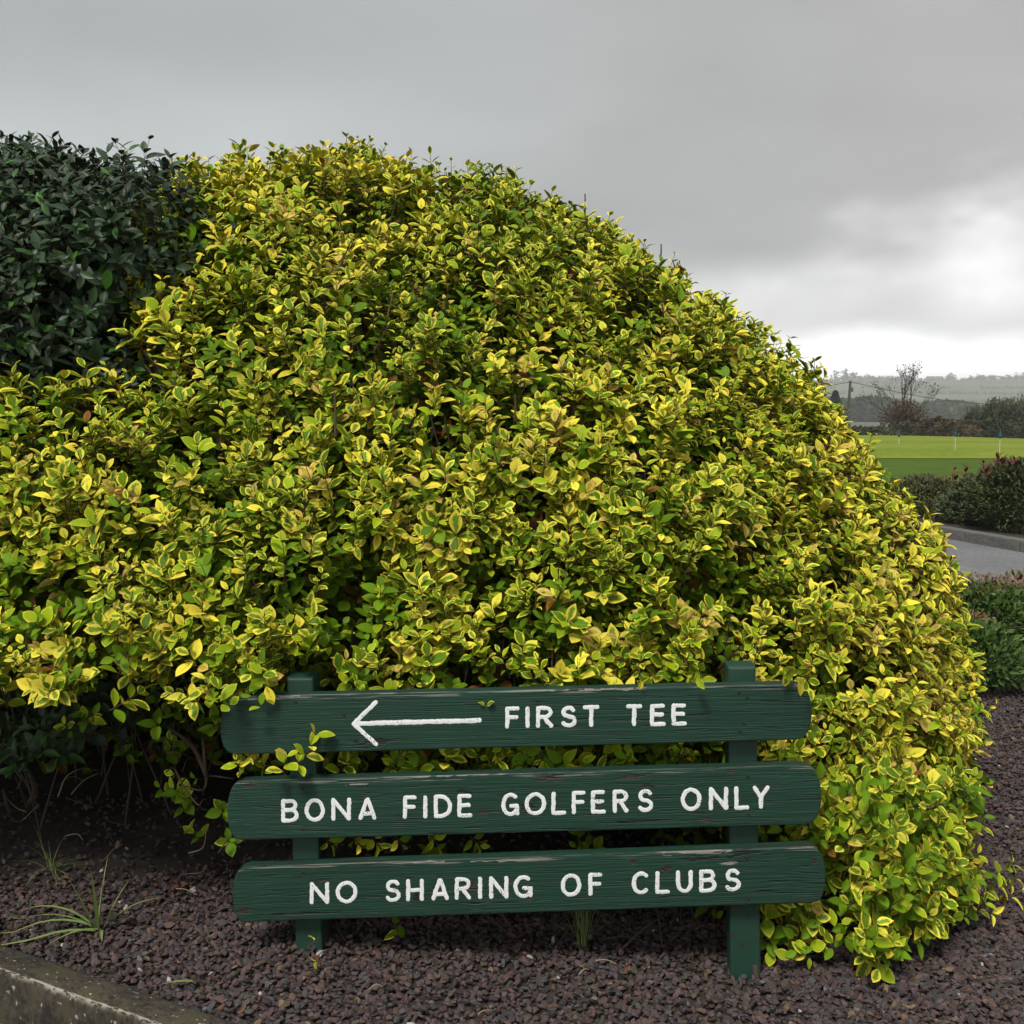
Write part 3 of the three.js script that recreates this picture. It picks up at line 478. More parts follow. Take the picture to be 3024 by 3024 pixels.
// older woody growth between the shoots
for (let i = 0, p = V(0, 0, 0); i < 900;) {
  p.set(R(-2.4, 1.9), R(0.3, 2.5), R(-4.6, -2.4)); const b = blockF(p); if (b > 0 || b < -0.4) continue; const f = hedgeF(p); if (f > -0.06 || f < -0.3 || !clearOfSign(p)) continue;
  const n = gradF(hedgeF, p), d = n.clone().multiplyScalar(0.5).add(V(gauss() * 0.5, R(0.3, 1.2), gauss() * 0.4)).normalize(), l = R(0.1, 0.26), r = R(0.0015, 0.004), e = p.clone().addScaledVector(d, l); if (!clearOfSign(e) || hedgeF(e) > 0.02) continue;
  stems.push({ m: new THREE.Matrix4().compose(p.clone(), new THREE.Quaternion().setFromUnitVectors(UP, d), V(r, l, r)), c: C(R(0.8, 1.4), R(0.75, 1.2), R(0.7, 1.1)) }); i++;
}
// old leaves, living and dead, that fill the inside of a shrub
function innerLeaves(out, F, lo, hi, n, pick) {
  const p = V(0, 0, 0), ax = V(0, 0, 0), nn = V(0, 0, 0);
  for (let i = 0; i < n;) {
    p.set(R(lo[0], hi[0]), R(lo[1], hi[1]), R(lo[2], hi[2])); const f = F(p); if (f > -0.10 || rnd() > 0.4 + 0.6 * Math.exp((f + 0.1) / 0.2)) continue; i++;
    ax.set(gauss(), gauss() + 0.2, gauss()).normalize(); nn.set(gauss(), gauss() + 0.3, gauss() + 0.5); nn.addScaledVector(ax, -nn.dot(ax)).normalize(); const x = V().crossVectors(ax, nn), L = R(0.045, 0.066);
    out.push({ m: new THREE.Matrix4().makeBasis(x.multiplyScalar(L * 1.1), ax.clone().multiplyScalar(L), nn.clone().multiplyScalar(L)).setPosition(p), pos: p.clone(), L: 0, n: nn.clone(), ...pick() });
  }
}
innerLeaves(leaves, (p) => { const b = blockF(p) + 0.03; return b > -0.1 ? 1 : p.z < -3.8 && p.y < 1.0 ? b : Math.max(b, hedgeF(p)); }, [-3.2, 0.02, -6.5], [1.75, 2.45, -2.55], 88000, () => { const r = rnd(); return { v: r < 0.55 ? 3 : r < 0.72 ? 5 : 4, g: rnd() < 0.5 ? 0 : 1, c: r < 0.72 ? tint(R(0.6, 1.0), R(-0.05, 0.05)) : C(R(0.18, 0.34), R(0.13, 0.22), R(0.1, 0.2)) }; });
const hedge = thing('golden_privet_hedge', 'tall rounded hedge of yellow and green variegated leaves rising behind the green sign', 'hedge', [0, 0, 0]);
{
  const score = (l) => l.L / l.pos.distanceTo(EYE) * (0.35 + 0.65 * Math.abs(l.n.dot(EYE.clone().sub(l.pos).normalize())));
  const outer = leaves.filter((l) => inFrame(l.pos, -30) && (hedgeF(l.pos) > -0.035)).sort((a, b) => score(b) - score(a)).slice(0, 300), own = new Set(outer);
  const mats = new Map();
  for (const l of outer) { const q = (x) => Math.round(x * 6) / 6, key = [l.v, q(l.c.r), q(l.c.b)].join(); if (!mats.has(key)) { const m = leafMats[l.v].clone(); m.color.copy(l.c); mats.set(key, m); } const m = part('leaf', leafGeos[l.g], mats.get(key), hedge); l.m.decompose(m.position, m.quaternion, m.scale); }
  const fol = new THREE.Group(); fol.name = 'foliage'; fol.userData.kind = 'stuff'; hedge.add(fol);
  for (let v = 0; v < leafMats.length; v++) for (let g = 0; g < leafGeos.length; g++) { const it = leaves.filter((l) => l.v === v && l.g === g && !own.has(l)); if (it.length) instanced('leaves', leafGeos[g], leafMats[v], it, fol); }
  instanced('twigs', stemGeo, twigMat, stems, hedge);
}
rnd = mulberry(55);
// bare stems under the hedge
{
  const woody = (pts, r0, r1) => part('branch', tube(pts, r0, r1, 6), twigMat, hedge);
  const grow = (u, v, z, tips) => { const b = atDepth(u, v, z); for (const [tu, tv, tz, r] of tips) { const e = atDepth(tu, tv, tz), m = b.clone().lerp(e, 0.5).add(V(gauss() * 0.04, gauss() * 0.03, gauss() * 0.04)); woody([b, m, e], r, r * 0.5); } };
  grow(80, 2385, 3.4, [[70, 2250, 3.3, 0.014], [10, 2330, 3.2, 0.010], [110, 2350, 3.3, 0.008], [45, 2290, 3.2, 0.005]]);
  grow(612, 2290, 2.95, [[495, 2145, 2.95, 0.009], [600, 2180, 2.9, 0.007], [690, 2300, 2.9, 0.004], [540, 2320, 2.85, 0.004]]);
  grow(540, 2320, 2.85, [[490, 2280, 2.8, 0.003], [600, 2360, 2.8, 0.003]]); grow(20, 2250, 3.2, [[0, 2180, 3.2, 0.006], [50, 2330, 3.15, 0.004]]);
  for (let i = 0; i < 34; i++) { const u = R(0, 700), v = R(2080, 2560), z = lerp(2.75, 3.3, clamp((2500 - v) / 400)) + R(-0.1, 0.15); grow(u, v, z, [[u + R(-90, 90), v + R(-90, 60), z + R(-0.1, 0.1), R(0.0012, 0.003)]]); }
  for (let i = 0; i < 40; i++) { const u = R(950, 2150), v = R(2730, 2800), b = onLevel(u, v, 0.02), e = b.clone().add(V(R(-0.15, 0.15), R(0.02, 0.16), R(-0.1, 0.1))); if (clearOfSign(b) && clearOfSign(e)) woody([b, b.clone().lerp(e, 0.5).add(V(gauss() * 0.02, 0.01, 0)), e], R(0.001, 0.0022), 0.0007); }
  for (let i = 0; i < 60; i++) { const x = R(-2.2, 0.8), z = R(-4.1, -3.25), b = V(x, R(0, 0.05), z), e = V(x + R(-0.3, 0.3), R(0.5, 1.0), z + R(-0.1, 0.25)); if (clearOfSign(e)) woody([b, b.clone().lerp(e, 0.5).add(V(gauss() * 0.06, 0, gauss() * 0.05)), e], R(0.002, 0.006), 0.002); }
  // clipped bare stubs on the sunny side of the crown
  for (const [u, v, z, l] of [[1726, 610, 3.95, 0.08], [1950, 730, 3.88, 0.05], [1370, 870, 3.5, 0.08], [990, 1250, 2.75, 0.1], [1520, 1200, 2.9, 0.06]]) { const b = atDepth(u, v + 40, z); woody([b, b.clone().add(V(0.002, l * 0.6, 0.004)), b.clone().add(V(0.001, l * 1.2, 0.006))], 0.0035, 0.0022); }
}
// ---------- the dark evergreen shrub at the left ----------
const DB = { cx: -2.75, cy: 0.9, cz: -4.5, rx: 1.76, ry: 1.45, rz: 1.45, n: 6, m: 5 };
const darkShrub = thing('evergreen_shrub', 'dark grey green evergreen shrub with dull narrow leaves beside the yellow hedge', 'shrub');
{
  rnd = mulberry(303);
  const dl = [], ds = []; const F = (p) => blockF(p, DB) + 0.22 * (fbm(p.x * 4, p.y * 4, p.z * 4, 3) - 0.5);
  const pick = () => { const r = rnd(); return { v: 0, g: r < 0.7 ? 0 : 1, c: r < 0.03 ? C(1.9, 3.2, 0.5) : r < 0.13 ? C(1.3, 1.9, 0.9) : tint(Math.exp(R(-0.5, 0.55)), R(-0.1, 0.1)) }; };
  let made = 0; const p = V(0, 0, 0);
  while (made < 8200) {
    p.set(R(-3.4, -0.85), R(0.35, 2.5), R(-5.3, -2.8)); if (p.x / -p.z < -0.92) continue;
    const f = F(p); if (f > 0 || f < -0.3 || rnd() > Math.exp(f / 0.085)) continue;
    const n = gradF(F, p); if (n.z < -0.5 && n.y < 0.5) continue; if (p.y < 1.2 && rnd() < 0.5) continue;
    const dir = n.multiplyScalar(R(0.5, 1)).add(V(gauss() * 0.5, R(0.1, 0.9), gauss() * 0.5)), len = R(0.05, 0.11);
    shoot(dl, ds, p.clone(), dir, len, 3 + Math.floor(rnd() * 2), R(0.032, 0.052), pick, { photo: 0.4, open: 1.05 }); made++;
  }
  for (const [u, v, z] of [[60, 2250, 3.0], [110, 2230, 2.95], [140, 2170, 2.9], [250, 2190, 3.0], [40, 2270, 3.05], [170, 2240, 3.0]]) for (let i = 0; i < 3; i++) shoot(dl, ds, atDepth(u + R(-30, 30), v + R(-20, 20), z), V(gauss(), 0.6, 0.6), 0.07, 3, 0.048, pick, { photo: 0.4 });
  innerLeaves(dl, F, [-4.3, 0.4, -5.7], [-0.9, 2.35, -2.9], 70000, () => ({ v: 0, g: rnd() < 0.5 ? 0 : 1, c: rnd() < 0.75 ? tint(R(0.6, 1.3), R(-0.1, 0.1)) : C(2.2, 1.1, 1.0) }));
  const score = (l) => l.L / l.pos.distanceTo(EYE), own = new Set(dl.filter((l) => inFrame(l.pos, -30) && F(l.pos) > -0.03 && l.pos.y > 1.5).sort((a, b) => score(b) - score(a)).slice(0, 220)), mats = new Map();
  for (const l of own) { const q = (x) => Math.round(x * 5) / 5, key = [q(l.c.r), q(l.c.g), q(l.c.b)].join(); if (!mats.has(key)) { const m = darkLeafMat.clone(); m.color.copy(l.c); mats.set(key, m); } const m = part('leaf', darkLeafGeos[l.g], mats.get(key), darkShrub); l.m.decompose(m.position, m.quaternion, m.scale); }
  const fol = new THREE.Group(); fol.name = 'foliage'; fol.userData.kind = 'stuff'; darkShrub.add(fol);
  for (let g = 0; g < 2; g++) instanced('leaves', darkLeafGeos[g], darkLeafMat, dl.filter((l) => l.g === g && !own.has(l)), fol);
  instanced('twigs', stemGeo, twigMat, ds, darkShrub);
}

// ---------- grass, litter ----------
rnd = mulberry(77);
const bladeTex = dataTex(16, 64, (u, v, o) => { const n = fbm(u * 4, v * 14, 1, 3); mix3(o, [0.13, 0.19, 0.05], [0.20, 0.26, 0.09], n); const dry = smooth(0.75, 0.95, v + 0.4 * (n - 0.5)); mix3(o, o.slice(), [0.25, 0.21, 0.10], dry * 0.7); }, true, false);
const bladeMat = leafMat(bladeTex, { roughness: 0.6 });
function bladeGeo(base, dir, len, w, droop) {
  const n = 9, pos = [], uv = [], idx = [], d = dir.clone().normalize(), side = V().crossVectors(d, UP).normalize(); let p = base.clone(), cur = d.clone();
  for (let i = 0; i <= n; i++) { const t = i / n, ww = w * (1 - t * t) * (0.6 + 0.4 * Math.min(1, t * 5)) + 0.0002; for (const s of [-1, 0, 1]) { pos.push(p.x + side.x * ww * s, p.y + side.y * ww * s + Math.abs(s) * ww * 0.4, p.z + side.z * ww * s); uv.push(s * 0.5 + 0.5, t); } cur.y -= droop / n; cur.normalize(); p.addScaledVector(cur, len / n); if (p.y < 0.012) p.y = 0.012; }
  for (let i = 0; i < n; i++) for (let j = 0; j < 2; j++) { const a = i * 3 + j; idx.push(a, a + 1, a + 3, a + 1, a + 4, a + 3); }
  const g = new THREE.BufferGeometry(); g.setAttribute('position', new THREE.Float32BufferAttribute(pos, 3)); g.setAttribute('uv', new THREE.Float32BufferAttribute(uv, 2)); g.setIndex(idx); g.computeVertexNormals(); return g;
}
function tuft(name, label, u, v, blades, group) { const b = onLevel(u, v, 0.0), t = thing(name, label, 'grass', [b.x, groundY(b.x, b.z), b.z], group); for (const [x, y, z, len, w, dr] of blades) part('blade', bladeGeo(V(gauss() * 0.014, 0.004, gauss() * 0.01), V(x, y, z), len * 1.3, w * 1.6, dr), bladeMat, t); return t; }
tuft('grass_tuft', 'tuft of broad green grass blades growing in the gravel by the kerb', 300, 2740, [[-0.9, 0.45, 0.35, 0.26, 0.004, 1.3], [-0.85, 0.65, 0.1, 0.24, 0.0035, 1.5], [-0.75, 0.8, -0.1, 0.21, 0.003, 1.4], [-0.35, 1, 0.0, 0.13, 0.0035, 0.4], [-0.1, 1, -0.05, 0.14, 0.004, 0.25], [0.1, 1, 0, 0.13, 0.0035, 0.3], [0.45, 1, 0, 0.15, 0.004, 0.5], [0.7, 0.9, 0.0, 0.15, 0.004, 0.9], [-0.6, 0.5, 0.5, 0.12, 0.003, 1], [0.3, 0.9, -0.2, 0.11, 0.003, 0.6], [-0.3, 0.7, 0.2, 0.08, 0.003, 0.8], [0.25, 0.3, 0.6, 0.06, 0.003, 0.8], [0.0, 1, -0.3, 0.15, 0.0015, 0.8], [-1, 0.6, -0.2, 0.25, 0.0018, 1.2]]);
tuft('grass_tuft', 'small thin sprig of grass alone in the gravel', 588, 2915, [[-0.3, 1, 0.1, 0.065, 0.0028, 0.3], [0.0, 1, 0, 0.075, 0.0028, 0.2], [-1, 0.35, 0.3, 0.06, 0.003, 0.4], [-0.4, 0.9, 0.2, 0.04, 0.002, 0.3]]);
tuft('fine_grass', 'fine wispy grass clump in the shade under the sign boards', 1720, 2795, Array.from({ length: 34 }, () => [gauss() * 0.5, 1, gauss() * 0.3, R(0.08, 0.17), 0.0009, R(0.1, 0.7)]));
tuft('fine_grass', 'dim straggly grass clump under the overhanging hedge', 150, 2570, Array.from({ length: 26 }, () => [gauss() * 1.4, 0.5, gauss() * 0.9, R(0.06, 0.13), 0.0005, R(0.8, 1.8)]));
const deadTex = dataTex(48, 96, (u, v, o) => { const n = fbm(u * 6, v * 12, 4, 4); mix3(o, [0.05, 0.026, 0.016], [0.2, 0.10, 0.055], n); }, true, false);
const deadMat = leafMat(deadTex, { roughness: 0.85 }), strawMat = std(C(0.3, 0.23, 0.14));
const curl = [leafGeo(0.55, 0.9, 0.35, 0.9, 6, 2), leafGeo(0.5, -0.7, -0.2, 0.85, 6, 2)];
for (const [u, v] of [[505, 2625], [480, 2750], [940, 2840], [1005, 2750], [1860, 2845], [1100, 2775], [420, 2640], [320, 2600], [200, 2590], [560, 2610], [2060, 2860], [2560, 2640], [2300, 2830], [640, 2985], [700, 2995], [260, 2660]]) {
  const b = onLevel(u, v, 0.01), m = new THREE.Mesh(curl[rnd() < 0.5 ? 0 : 1], deadMat); m.name = numbered('fallen_leaf'); m.castShadow = m.receiveShadow = true; m.position.set(b.x, groundY(b.x, b.z) + 0.014, b.z); m.rotation.set(-1.3 + gauss() * 0.5, gauss() * 0.4, R(0, 6)); m.scale.setScalar(R(0.02, 0.034)); scene.add(m); tag(m, 'curled brown fallen leaf lying on the gravel', 'leaf', 'dead leaves on the gravel');
}
for (const [u, v, du, dv] of [[1340, 2820, 60, 10], [1710, 2870, 30, -14], [1410, 2985, 40, -12], [2120, 2890, 60, 18], [1920, 2950, 60, -16], [600, 2660, 80, -4], [430, 2645, 70, 8], [640, 2700, 50, -8], [1090, 2930, 40, -10], [2030, 2830, 55, 35], [1760, 2830, 60, 10], [880, 2780, 110, 20], [930, 2850, 60, -30], [240, 2655, 90, -10], [520, 2620, 60, 20]]) {
  const a = onLevel(u, v, 0.014), b = onLevel(u + du, v + dv, 0.016); a.y += groundY(a.x, a.z) + 0.004; b.y += groundY(b.x, b.z) + 0.004; const mid = a.clone().lerp(b, 0.5).add(V(0, 0.006, gauss() * 0.006));
  const m = new THREE.Mesh(tube([a, mid, b], R(0.0012, 0.002), 0.0007, 5), rnd() < 0.4 ? strawMat : twigMat); m.name = numbered('twig'); m.castShadow = m.receiveShadow = true; scene.add(m); tag(m, 'thin dry twig lying on the chippings', 'twig', 'dry twigs on the gravel');
}

// ---------- the far side: bed, road, lawn ----------
rnd = mulberry(909);
const sheet = (pts, y) => { const g = new THREE.ShapeGeometry(new THREE.Shape(pts.map(([x, z]) => new THREE.Vector2(x, -z)))); g.rotateX(-Math.PI / 2); g.translate(0, y, 0); const p = g.attributes.position, uv = g.attributes.uv; for (let i = 0; i < p.count; i++) uv.setXY(i, p.getX(i), p.getZ(i)); return g; };
const kerbLine = [V(7.4, 0, -3), V(6.2, 0, -7.6), V(5.55, 0, -9.6), V(5.28, 0, -10.6), V(5.05, 0, -11.6), V(4.4, 0, -14.5), V(3.0, 0, -20)];
structure('road', sheet([[3.5, -3], [2.9, -7.3], [2.3, -8.5], [0, -12], [-3, -20], ...kerbLine.slice().reverse().map((p) => [p.x, p.z])], 0.002), roadMat, 'pale grey tarmac drive running past the far side of the hedge', 'road');
{
  const kg = []; const curve = new THREE.CatmullRomCurve3(kerbLine), kmat = std(0xffffff, { map: dataTex(128, 128, (u, v, o) => { const k = 0.10 + 0.12 * (fbm(u * 20, v * 20, 3, 4) - 0.5); o[0] = k; o[1] = k * 0.97; o[2] = k * 0.9; }), roughness: 0.95 });
  const kerb = thing('kerb', 'grey concrete kerb along the far edge of the drive', 'kerb', [0, 0, 0], null, 'structure'); const N = 20;
  for (let i = 0; i < N; i++) { const a = curve.getPointAt(i / N), b = curve.getPointAt((i + 1) / N), l = a.distanceTo(b), s = part('kerb_stone', new RoundedBoxGeometry(l - 0.01, 0.26, 0.13, 2, 0.02), kmat, kerb); s.position.copy(a).lerp(b, 0.5).setY(0.0); s.position.x += 0.06; s.rotation.y = Math.atan2(-(b.z - a.z), b.x - a.x); }
}
const grassTex = dataTex(512, 512, (u, v, o) => { const n = fbm(u * 80, v * 80, 2, 3), m = fbm(u * 8, v * 8, 7, 3); mix3(o, [0.042, 0.08, 0.009], [0.075, 0.118, 0.017], clamp(0.5 + 1.2 * (n - 0.5) + 1.0 * (m - 0.5))); });
grassTex.repeat.set(0.25, 0.25);
structure('planting_bed', sheet([[5.6, -9.3], [5.4, -10.6], [5.2, -11.6], [4.55, -14.5], [5.6, -14.9], [7.6, -13.2], [8.6, -9.5]], 0.108), std(0xffffff, { map: soilTex, roughness: 1 }), 'strip of dark bare soil under the shrubs across the drive', 'soil');
structure('lawn', sheet([...kerbLine.map((p) => [p.x + 0.12, p.z]), [-20, -21], [-40, -58], [70, -58], [60, -3]], 0.10), matte(0xffffff, { map: grassTex }), 'mown dark green lawn between the drive and the putting green', 'lawn');
{ // putting green: a low close-mown mound, cut in lengths
  const gt = dataTex(512, 512, (u, v, o) => { const n = fbm(u * 90, v * 90, 12, 3), m = fbm(u * 5, v * 12, 17, 3), st = smooth(-0.3, 0.3, Math.sin(v * 6.283 * 5 + 0.5 * (m - 0.5))); mix3(o, [0.125, 0.17, 0.018], [0.185, 0.22, 0.034], clamp(0.3 + 0.35 * st + 0.9 * (n - 0.5) + 0.7 * (m - 0.5))); });
  const g = new THREE.PlaneGeometry(60, 22, 90, 40); g.rotateX(-Math.PI / 2); const p = g.attributes.position, uv = g.attributes.uv;
  for (let i = 0; i < p.count; i++) { const x = p.getX(i), z = p.getZ(i), ex = Math.abs(x) / 30, ez = z / 11, e = clamp(1 - Math.max(ex ** 4, Math.abs(ez) ** 2.2)); p.setY(i, 0.02 + (0.12 + 0.36 * smooth(8, -9, x)) * Math.pow(e, 0.5)); uv.setXY(i, x / 18, z / 18); }
  g.rotateY(-0.03); g.translate(24, 0.10, -42.5); g.computeVertexNormals();
  structure('putting_green', g, matte(0xffffff, { map: gt }), 'pale green close mown putting green with small marker flags', 'putting green');
}
const whitePole = std(C(0.5, 0.5, 0.48)), teal = std(C(0.015, 0.075, 0.085), { side: THREE.DoubleSide });
for (const [u, v, h] of [[2654, 1322, 0.5], [2820, 1328, 0.56], [2951, 1348, 0.62]]) {
  const b = onLevel(u, v, 0.36), f = thing('green_marker', 'small white stick with a teal top standing on the putting green', 'golf flag', [b.x, 0.33, b.z], 'marker sticks on the putting green');
  const s = part('stick', new THREE.CylinderGeometry(0.010, 0.011, h, 8), whitePole, f); s.position.y = h / 2;
  const t = part('top', new THREE.LatheGeometry([[0.001, 0.3], [0.012, 0.26], [0.02, 0.18], [0.042, 0.10], [0.036, 0.03], [0.018, 0]].map((q) => new THREE.Vector2(...q)), 10), teal, f); t.position.y = h - 0.12;
}
// ---------- shrubs and trees ----------
const miniLeaf = leafGeo(0.5, 0.3, 0.2, 0.9, 3), plain = (c, tr = 0.2) => new THREE.MeshPhysicalMaterial({ color: 0xffffff, roughness: 0.65, specularIntensity: 0.4, side: THREE.DoubleSide });
const plainLeaf = plain();
function leafItems(n, center, radii, size, colour, opt = {}) {
  const it = []; for (let i = 0; i < n; i++) {
    const d = V(gauss(), gauss(), gauss()).normalize(), r = Math.pow(rnd(), opt.fill ?? 0.3), lumpy = 1 + 0.35 * (fbm(d.x * 2.5 + center.x, d.y * 2.5, d.z * 2.5 + center.z, 3) - 0.5) * 2;
    if (opt.flat && d.y < opt.flat) { d.y = Math.abs(d.y) * 0.3; } const p = V(d.x * radii[0] * r * lumpy, d.y * radii[1] * r * lumpy, d.z * radii[2] * r * lumpy).add(center); if (p.y < (opt.floor ?? 0.05)) continue;
    const ax = d.clone().multiplyScalar(opt.out ?? 0.7).add(V(gauss() * 0.7, gauss() * 0.7 + (opt.up ?? 0.4), gauss() * 0.7)).normalize(), nn = V(gauss(), gauss() + 0.9, gauss() + 0.4); nn.addScaledVector(ax, -nn.dot(ax)).normalize(); const x = V().crossVectors(ax, nn), s = size * R(0.7, 1.3);
    it.push({ m: new THREE.Matrix4().makeBasis(x.multiplyScalar(s * (opt.width ?? 1)), ax.multiplyScalar(s * (opt.long ?? 1)), nn.multiplyScalar(s)).setPosition(p), c: colour(r, p) });
  } return it;
}
const vary = (r, g, b, s = 0.35) => () => { const k = R(1 - s, 1 + s); return C(r * k * R(0.9, 1.1), g * k, b * k * R(0.85, 1.15)); };
function stemsFor(t, n, spread, h, r) { const gs = []; for (let i = 0; i < n; i++) { const a = R(0, 6.28), e = V(Math.cos(a) * spread * R(0.4, 1), h * R(0.6, 1), Math.sin(a) * spread * R(0.4, 1)); gs.push(tube([V(Math.cos(a) * 0.05, -0.05, Math.sin(a) * 0.05), e.clone().multiplyScalar(0.5).add(V(0, 0.06, 0)), e], r, r * 0.4, 5)); } part('stems', mergeGeometries(gs), twigMat, t).userData.kind = 'stuff'; }
function shrub(name, label, base, sets, group, floor = 0.03) {
  const t = thing(name, label, 'shrub', [base.x, base.y, base.z], group); const all = [];
  for (const s of sets) all.push(...leafItems(s.n, V(...s.c), s.r, s.size, s.colour, { floor, ...s.opt }));
  instanced('foliage', miniLeaf, plainLeaf, all, t); stemsFor(t, 9, sets[0].r[0] * 0.7, sets[0].c[1] + sets[0].r[1] * 0.5, 0.008); return t;
}
// low spiraeas beside the hedge
{
  const b1 = onLevel(2890, 2040, 0), b2 = onLevel(2930, 1935, 0), b3 = onLevel(3040, 1900, 0);
  const brownTop = (p) => p;
  shrub('low_shrub', 'low spreading leafy green shrub on the gravel against the hedge', b1.setY(0), [{ n: 4200, c: [0.0, 0.14, -0.12], r: [0.28, 0.2, 0.28], size: 0.034, colour: vary(0.06, 0.11, 0.022, 0.5) }, { n: 260, c: [0.02, 0.33, -0.22], r: [0.13, 0.04, 0.1], size: 0.02, colour: vary(0.17, 0.10, 0.045) }]);
  shrub('low_shrub', 'bushy green shrub with brown seed heads beside the drive', b2.setY(0), [{ n: 6000, c: [0.05, 0.18, -0.25], r: [0.42, 0.2, 0.34], size: 0.038, colour: vary(0.07, 0.12, 0.024, 0.5) }, { n: 700, c: [0.0, 0.37, -0.28], r: [0.34, 0.06, 0.24], size: 0.022, colour: vary(0.15, 0.09, 0.05) }]);
  shrub('low_shrub', 'reddish leaved low shrub at the edge of the drive', b3.setY(0), [{ n: 1500, c: [0.15, 0.2, -0.2], r: [0.35, 0.2, 0.35], size: 0.034, colour: vary(0.10, 0.105, 0.04, 0.5) }, { n: 30, c: [-0.05, 0.3, -0.1], r: [0.07, 0.12, 0.07], size: 0.045, colour: vary(0.16, 0.035, 0.035) }]);
}
// the planted bed across the drive
{
  const y = 0.1;
  const bA = V(5.95, y, -11.7), bC = V(5.5, y, -13.6), bD = V(5.55, y, -12.5), bE = V(6.9, y, -11.3);
  const yl = shrub('clipped_shrub', 'dense dark green rounded shrub with a yellow flower above the far kerb', bA, [{ n: 11000, c: [0, 0.36, 0], r: [0.72, 0.42, 0.6], size: 0.05, colour: vary(0.045, 0.062, 0.018, 0.6), opt: { fill: 0.12 } }]);
  const fl = part('flower', new THREE.CircleGeometry(0.06, 5), std(C(0.8, 0.5, 0.02), { side: THREE.DoubleSide }), yl); fl.position.set(-0.2, 0.66, 0.5);
  shrub('clipped_shrub', 'dense dark green shrub behind the flowering one in the far bed', bE, [{ n: 9000, c: [0, 0.42, 0], r: [0.8, 0.5, 0.7], size: 0.055, colour: vary(0.045, 0.06, 0.024, 0.6), opt: { fill: 0.22 } }]);
  shrub('clipped_shrub', 'olive brown shrub at the end of the far bed', bC, [{ n: 5000, c: [0, 0.22, 0], r: [0.6, 0.28, 0.6], size: 0.055, colour: vary(0.07, 0.072, 0.03, 0.6), opt: { fill: 0.22 } }]);
  shrub('clipped_shrub', 'small low shrub at the foot of the far bed by the kerb', bD, [{ n: 4000, c: [0.1, 0.2, 0], r: [0.45, 0.24, 0.45], size: 0.05, colour: vary(0.06, 0.075, 0.03, 0.6), opt: { fill: 0.22 } }]);
  // red-tipped shoots
  const red = thing('red_tipped_shrub', 'shrub with upright dark red new shoots rising over the far bed', 'shrub', [6.2, y, -12.2]), rs = [], rl = [];
  const bark = C(1, 0.6, 0.5);
  for (const [u, v, h] of [[2947, 1330, 0.3], [2960, 1365, 0.2], [2915, 1372, 0.16], [2990, 1360, 0.2], [3005, 1362, 0.18], [2820, 1395, 0.2], [2850, 1388, 0.14]]) {
    const top = atDepth(u, v, v > 1385 && u < 2880 ? 12.6 : 11.6).sub(red.position), b = top.clone().add(V(gauss() * 0.04, -h - 0.1, 0));
    shoot(rl, rs, b, top.clone().sub(b), top.distanceTo(b), 6, 0.085, (t) => ({ c: t > 0.3 ? C(R(0.08, 0.16), R(0.018, 0.04), R(0.018, 0.03)) : C(0.08, 0.09, 0.03) }), { stemR: 0.006, open: 0.7 });
  }
  for (const it of leafItems(5200, V(-0.05, 0.40, -0.1), [0.75, 0.36, 0.35], 0.075, vary(0.06, 0.075, 0.028, 0.5))) rl.push(it);
  instanced('foliage', miniLeaf, plainLeaf, rl, red); instanced('stems', stemGeo, twigMat, rs.map((s) => ({ ...s, c: bark })), red);
}
// leaf clump for far crowns
const clump = (() => { const gs = []; const r0 = mulberry(5); const rr = (a, b) => a + (b - a) * r0(); for (let i = 0; i < 12; i++) { const g = new THREE.PlaneGeometry(rr(0.25, 0.5), rr(0.15, 0.3)); g.rotateX(rr(-2, 2)); g.rotateY(rr(0, 6)); g.rotateZ(rr(-1, 1)); g.translate(rr(-0.45, 0.45), rr(-0.4, 0.4), rr(-0.45, 0.45)); gs.push(g); } return mergeGeometries(gs); })();
const farLeaf = std(0xffffff, { roughness: 1, side: THREE.DoubleSide });
function farTree(name, label, base, h, rx, n, size, colour, group, opt = {}) {
  const t = thing(name, label, opt.cat ?? 'tree', [base.x, base.y, base.z], group), ch = opt.crown ?? 0.5;
  part('trunk', tube([V(0, -0.2, 0), V(0.1, h * 0.3, 0), V(0, h * 0.7, 0)], h * 0.035, h * 0.012, 6), twigMat, t);
  instanced('crown', clump, farLeaf, leafItems(n, V(0, h * (1 - ch), 0), [rx, h * ch * 0.98, rx * 0.8], size, colour, { fill: 0.35, floor: opt.floor ?? 0.2 }), t); return t;
}
const G0 = -0.3;
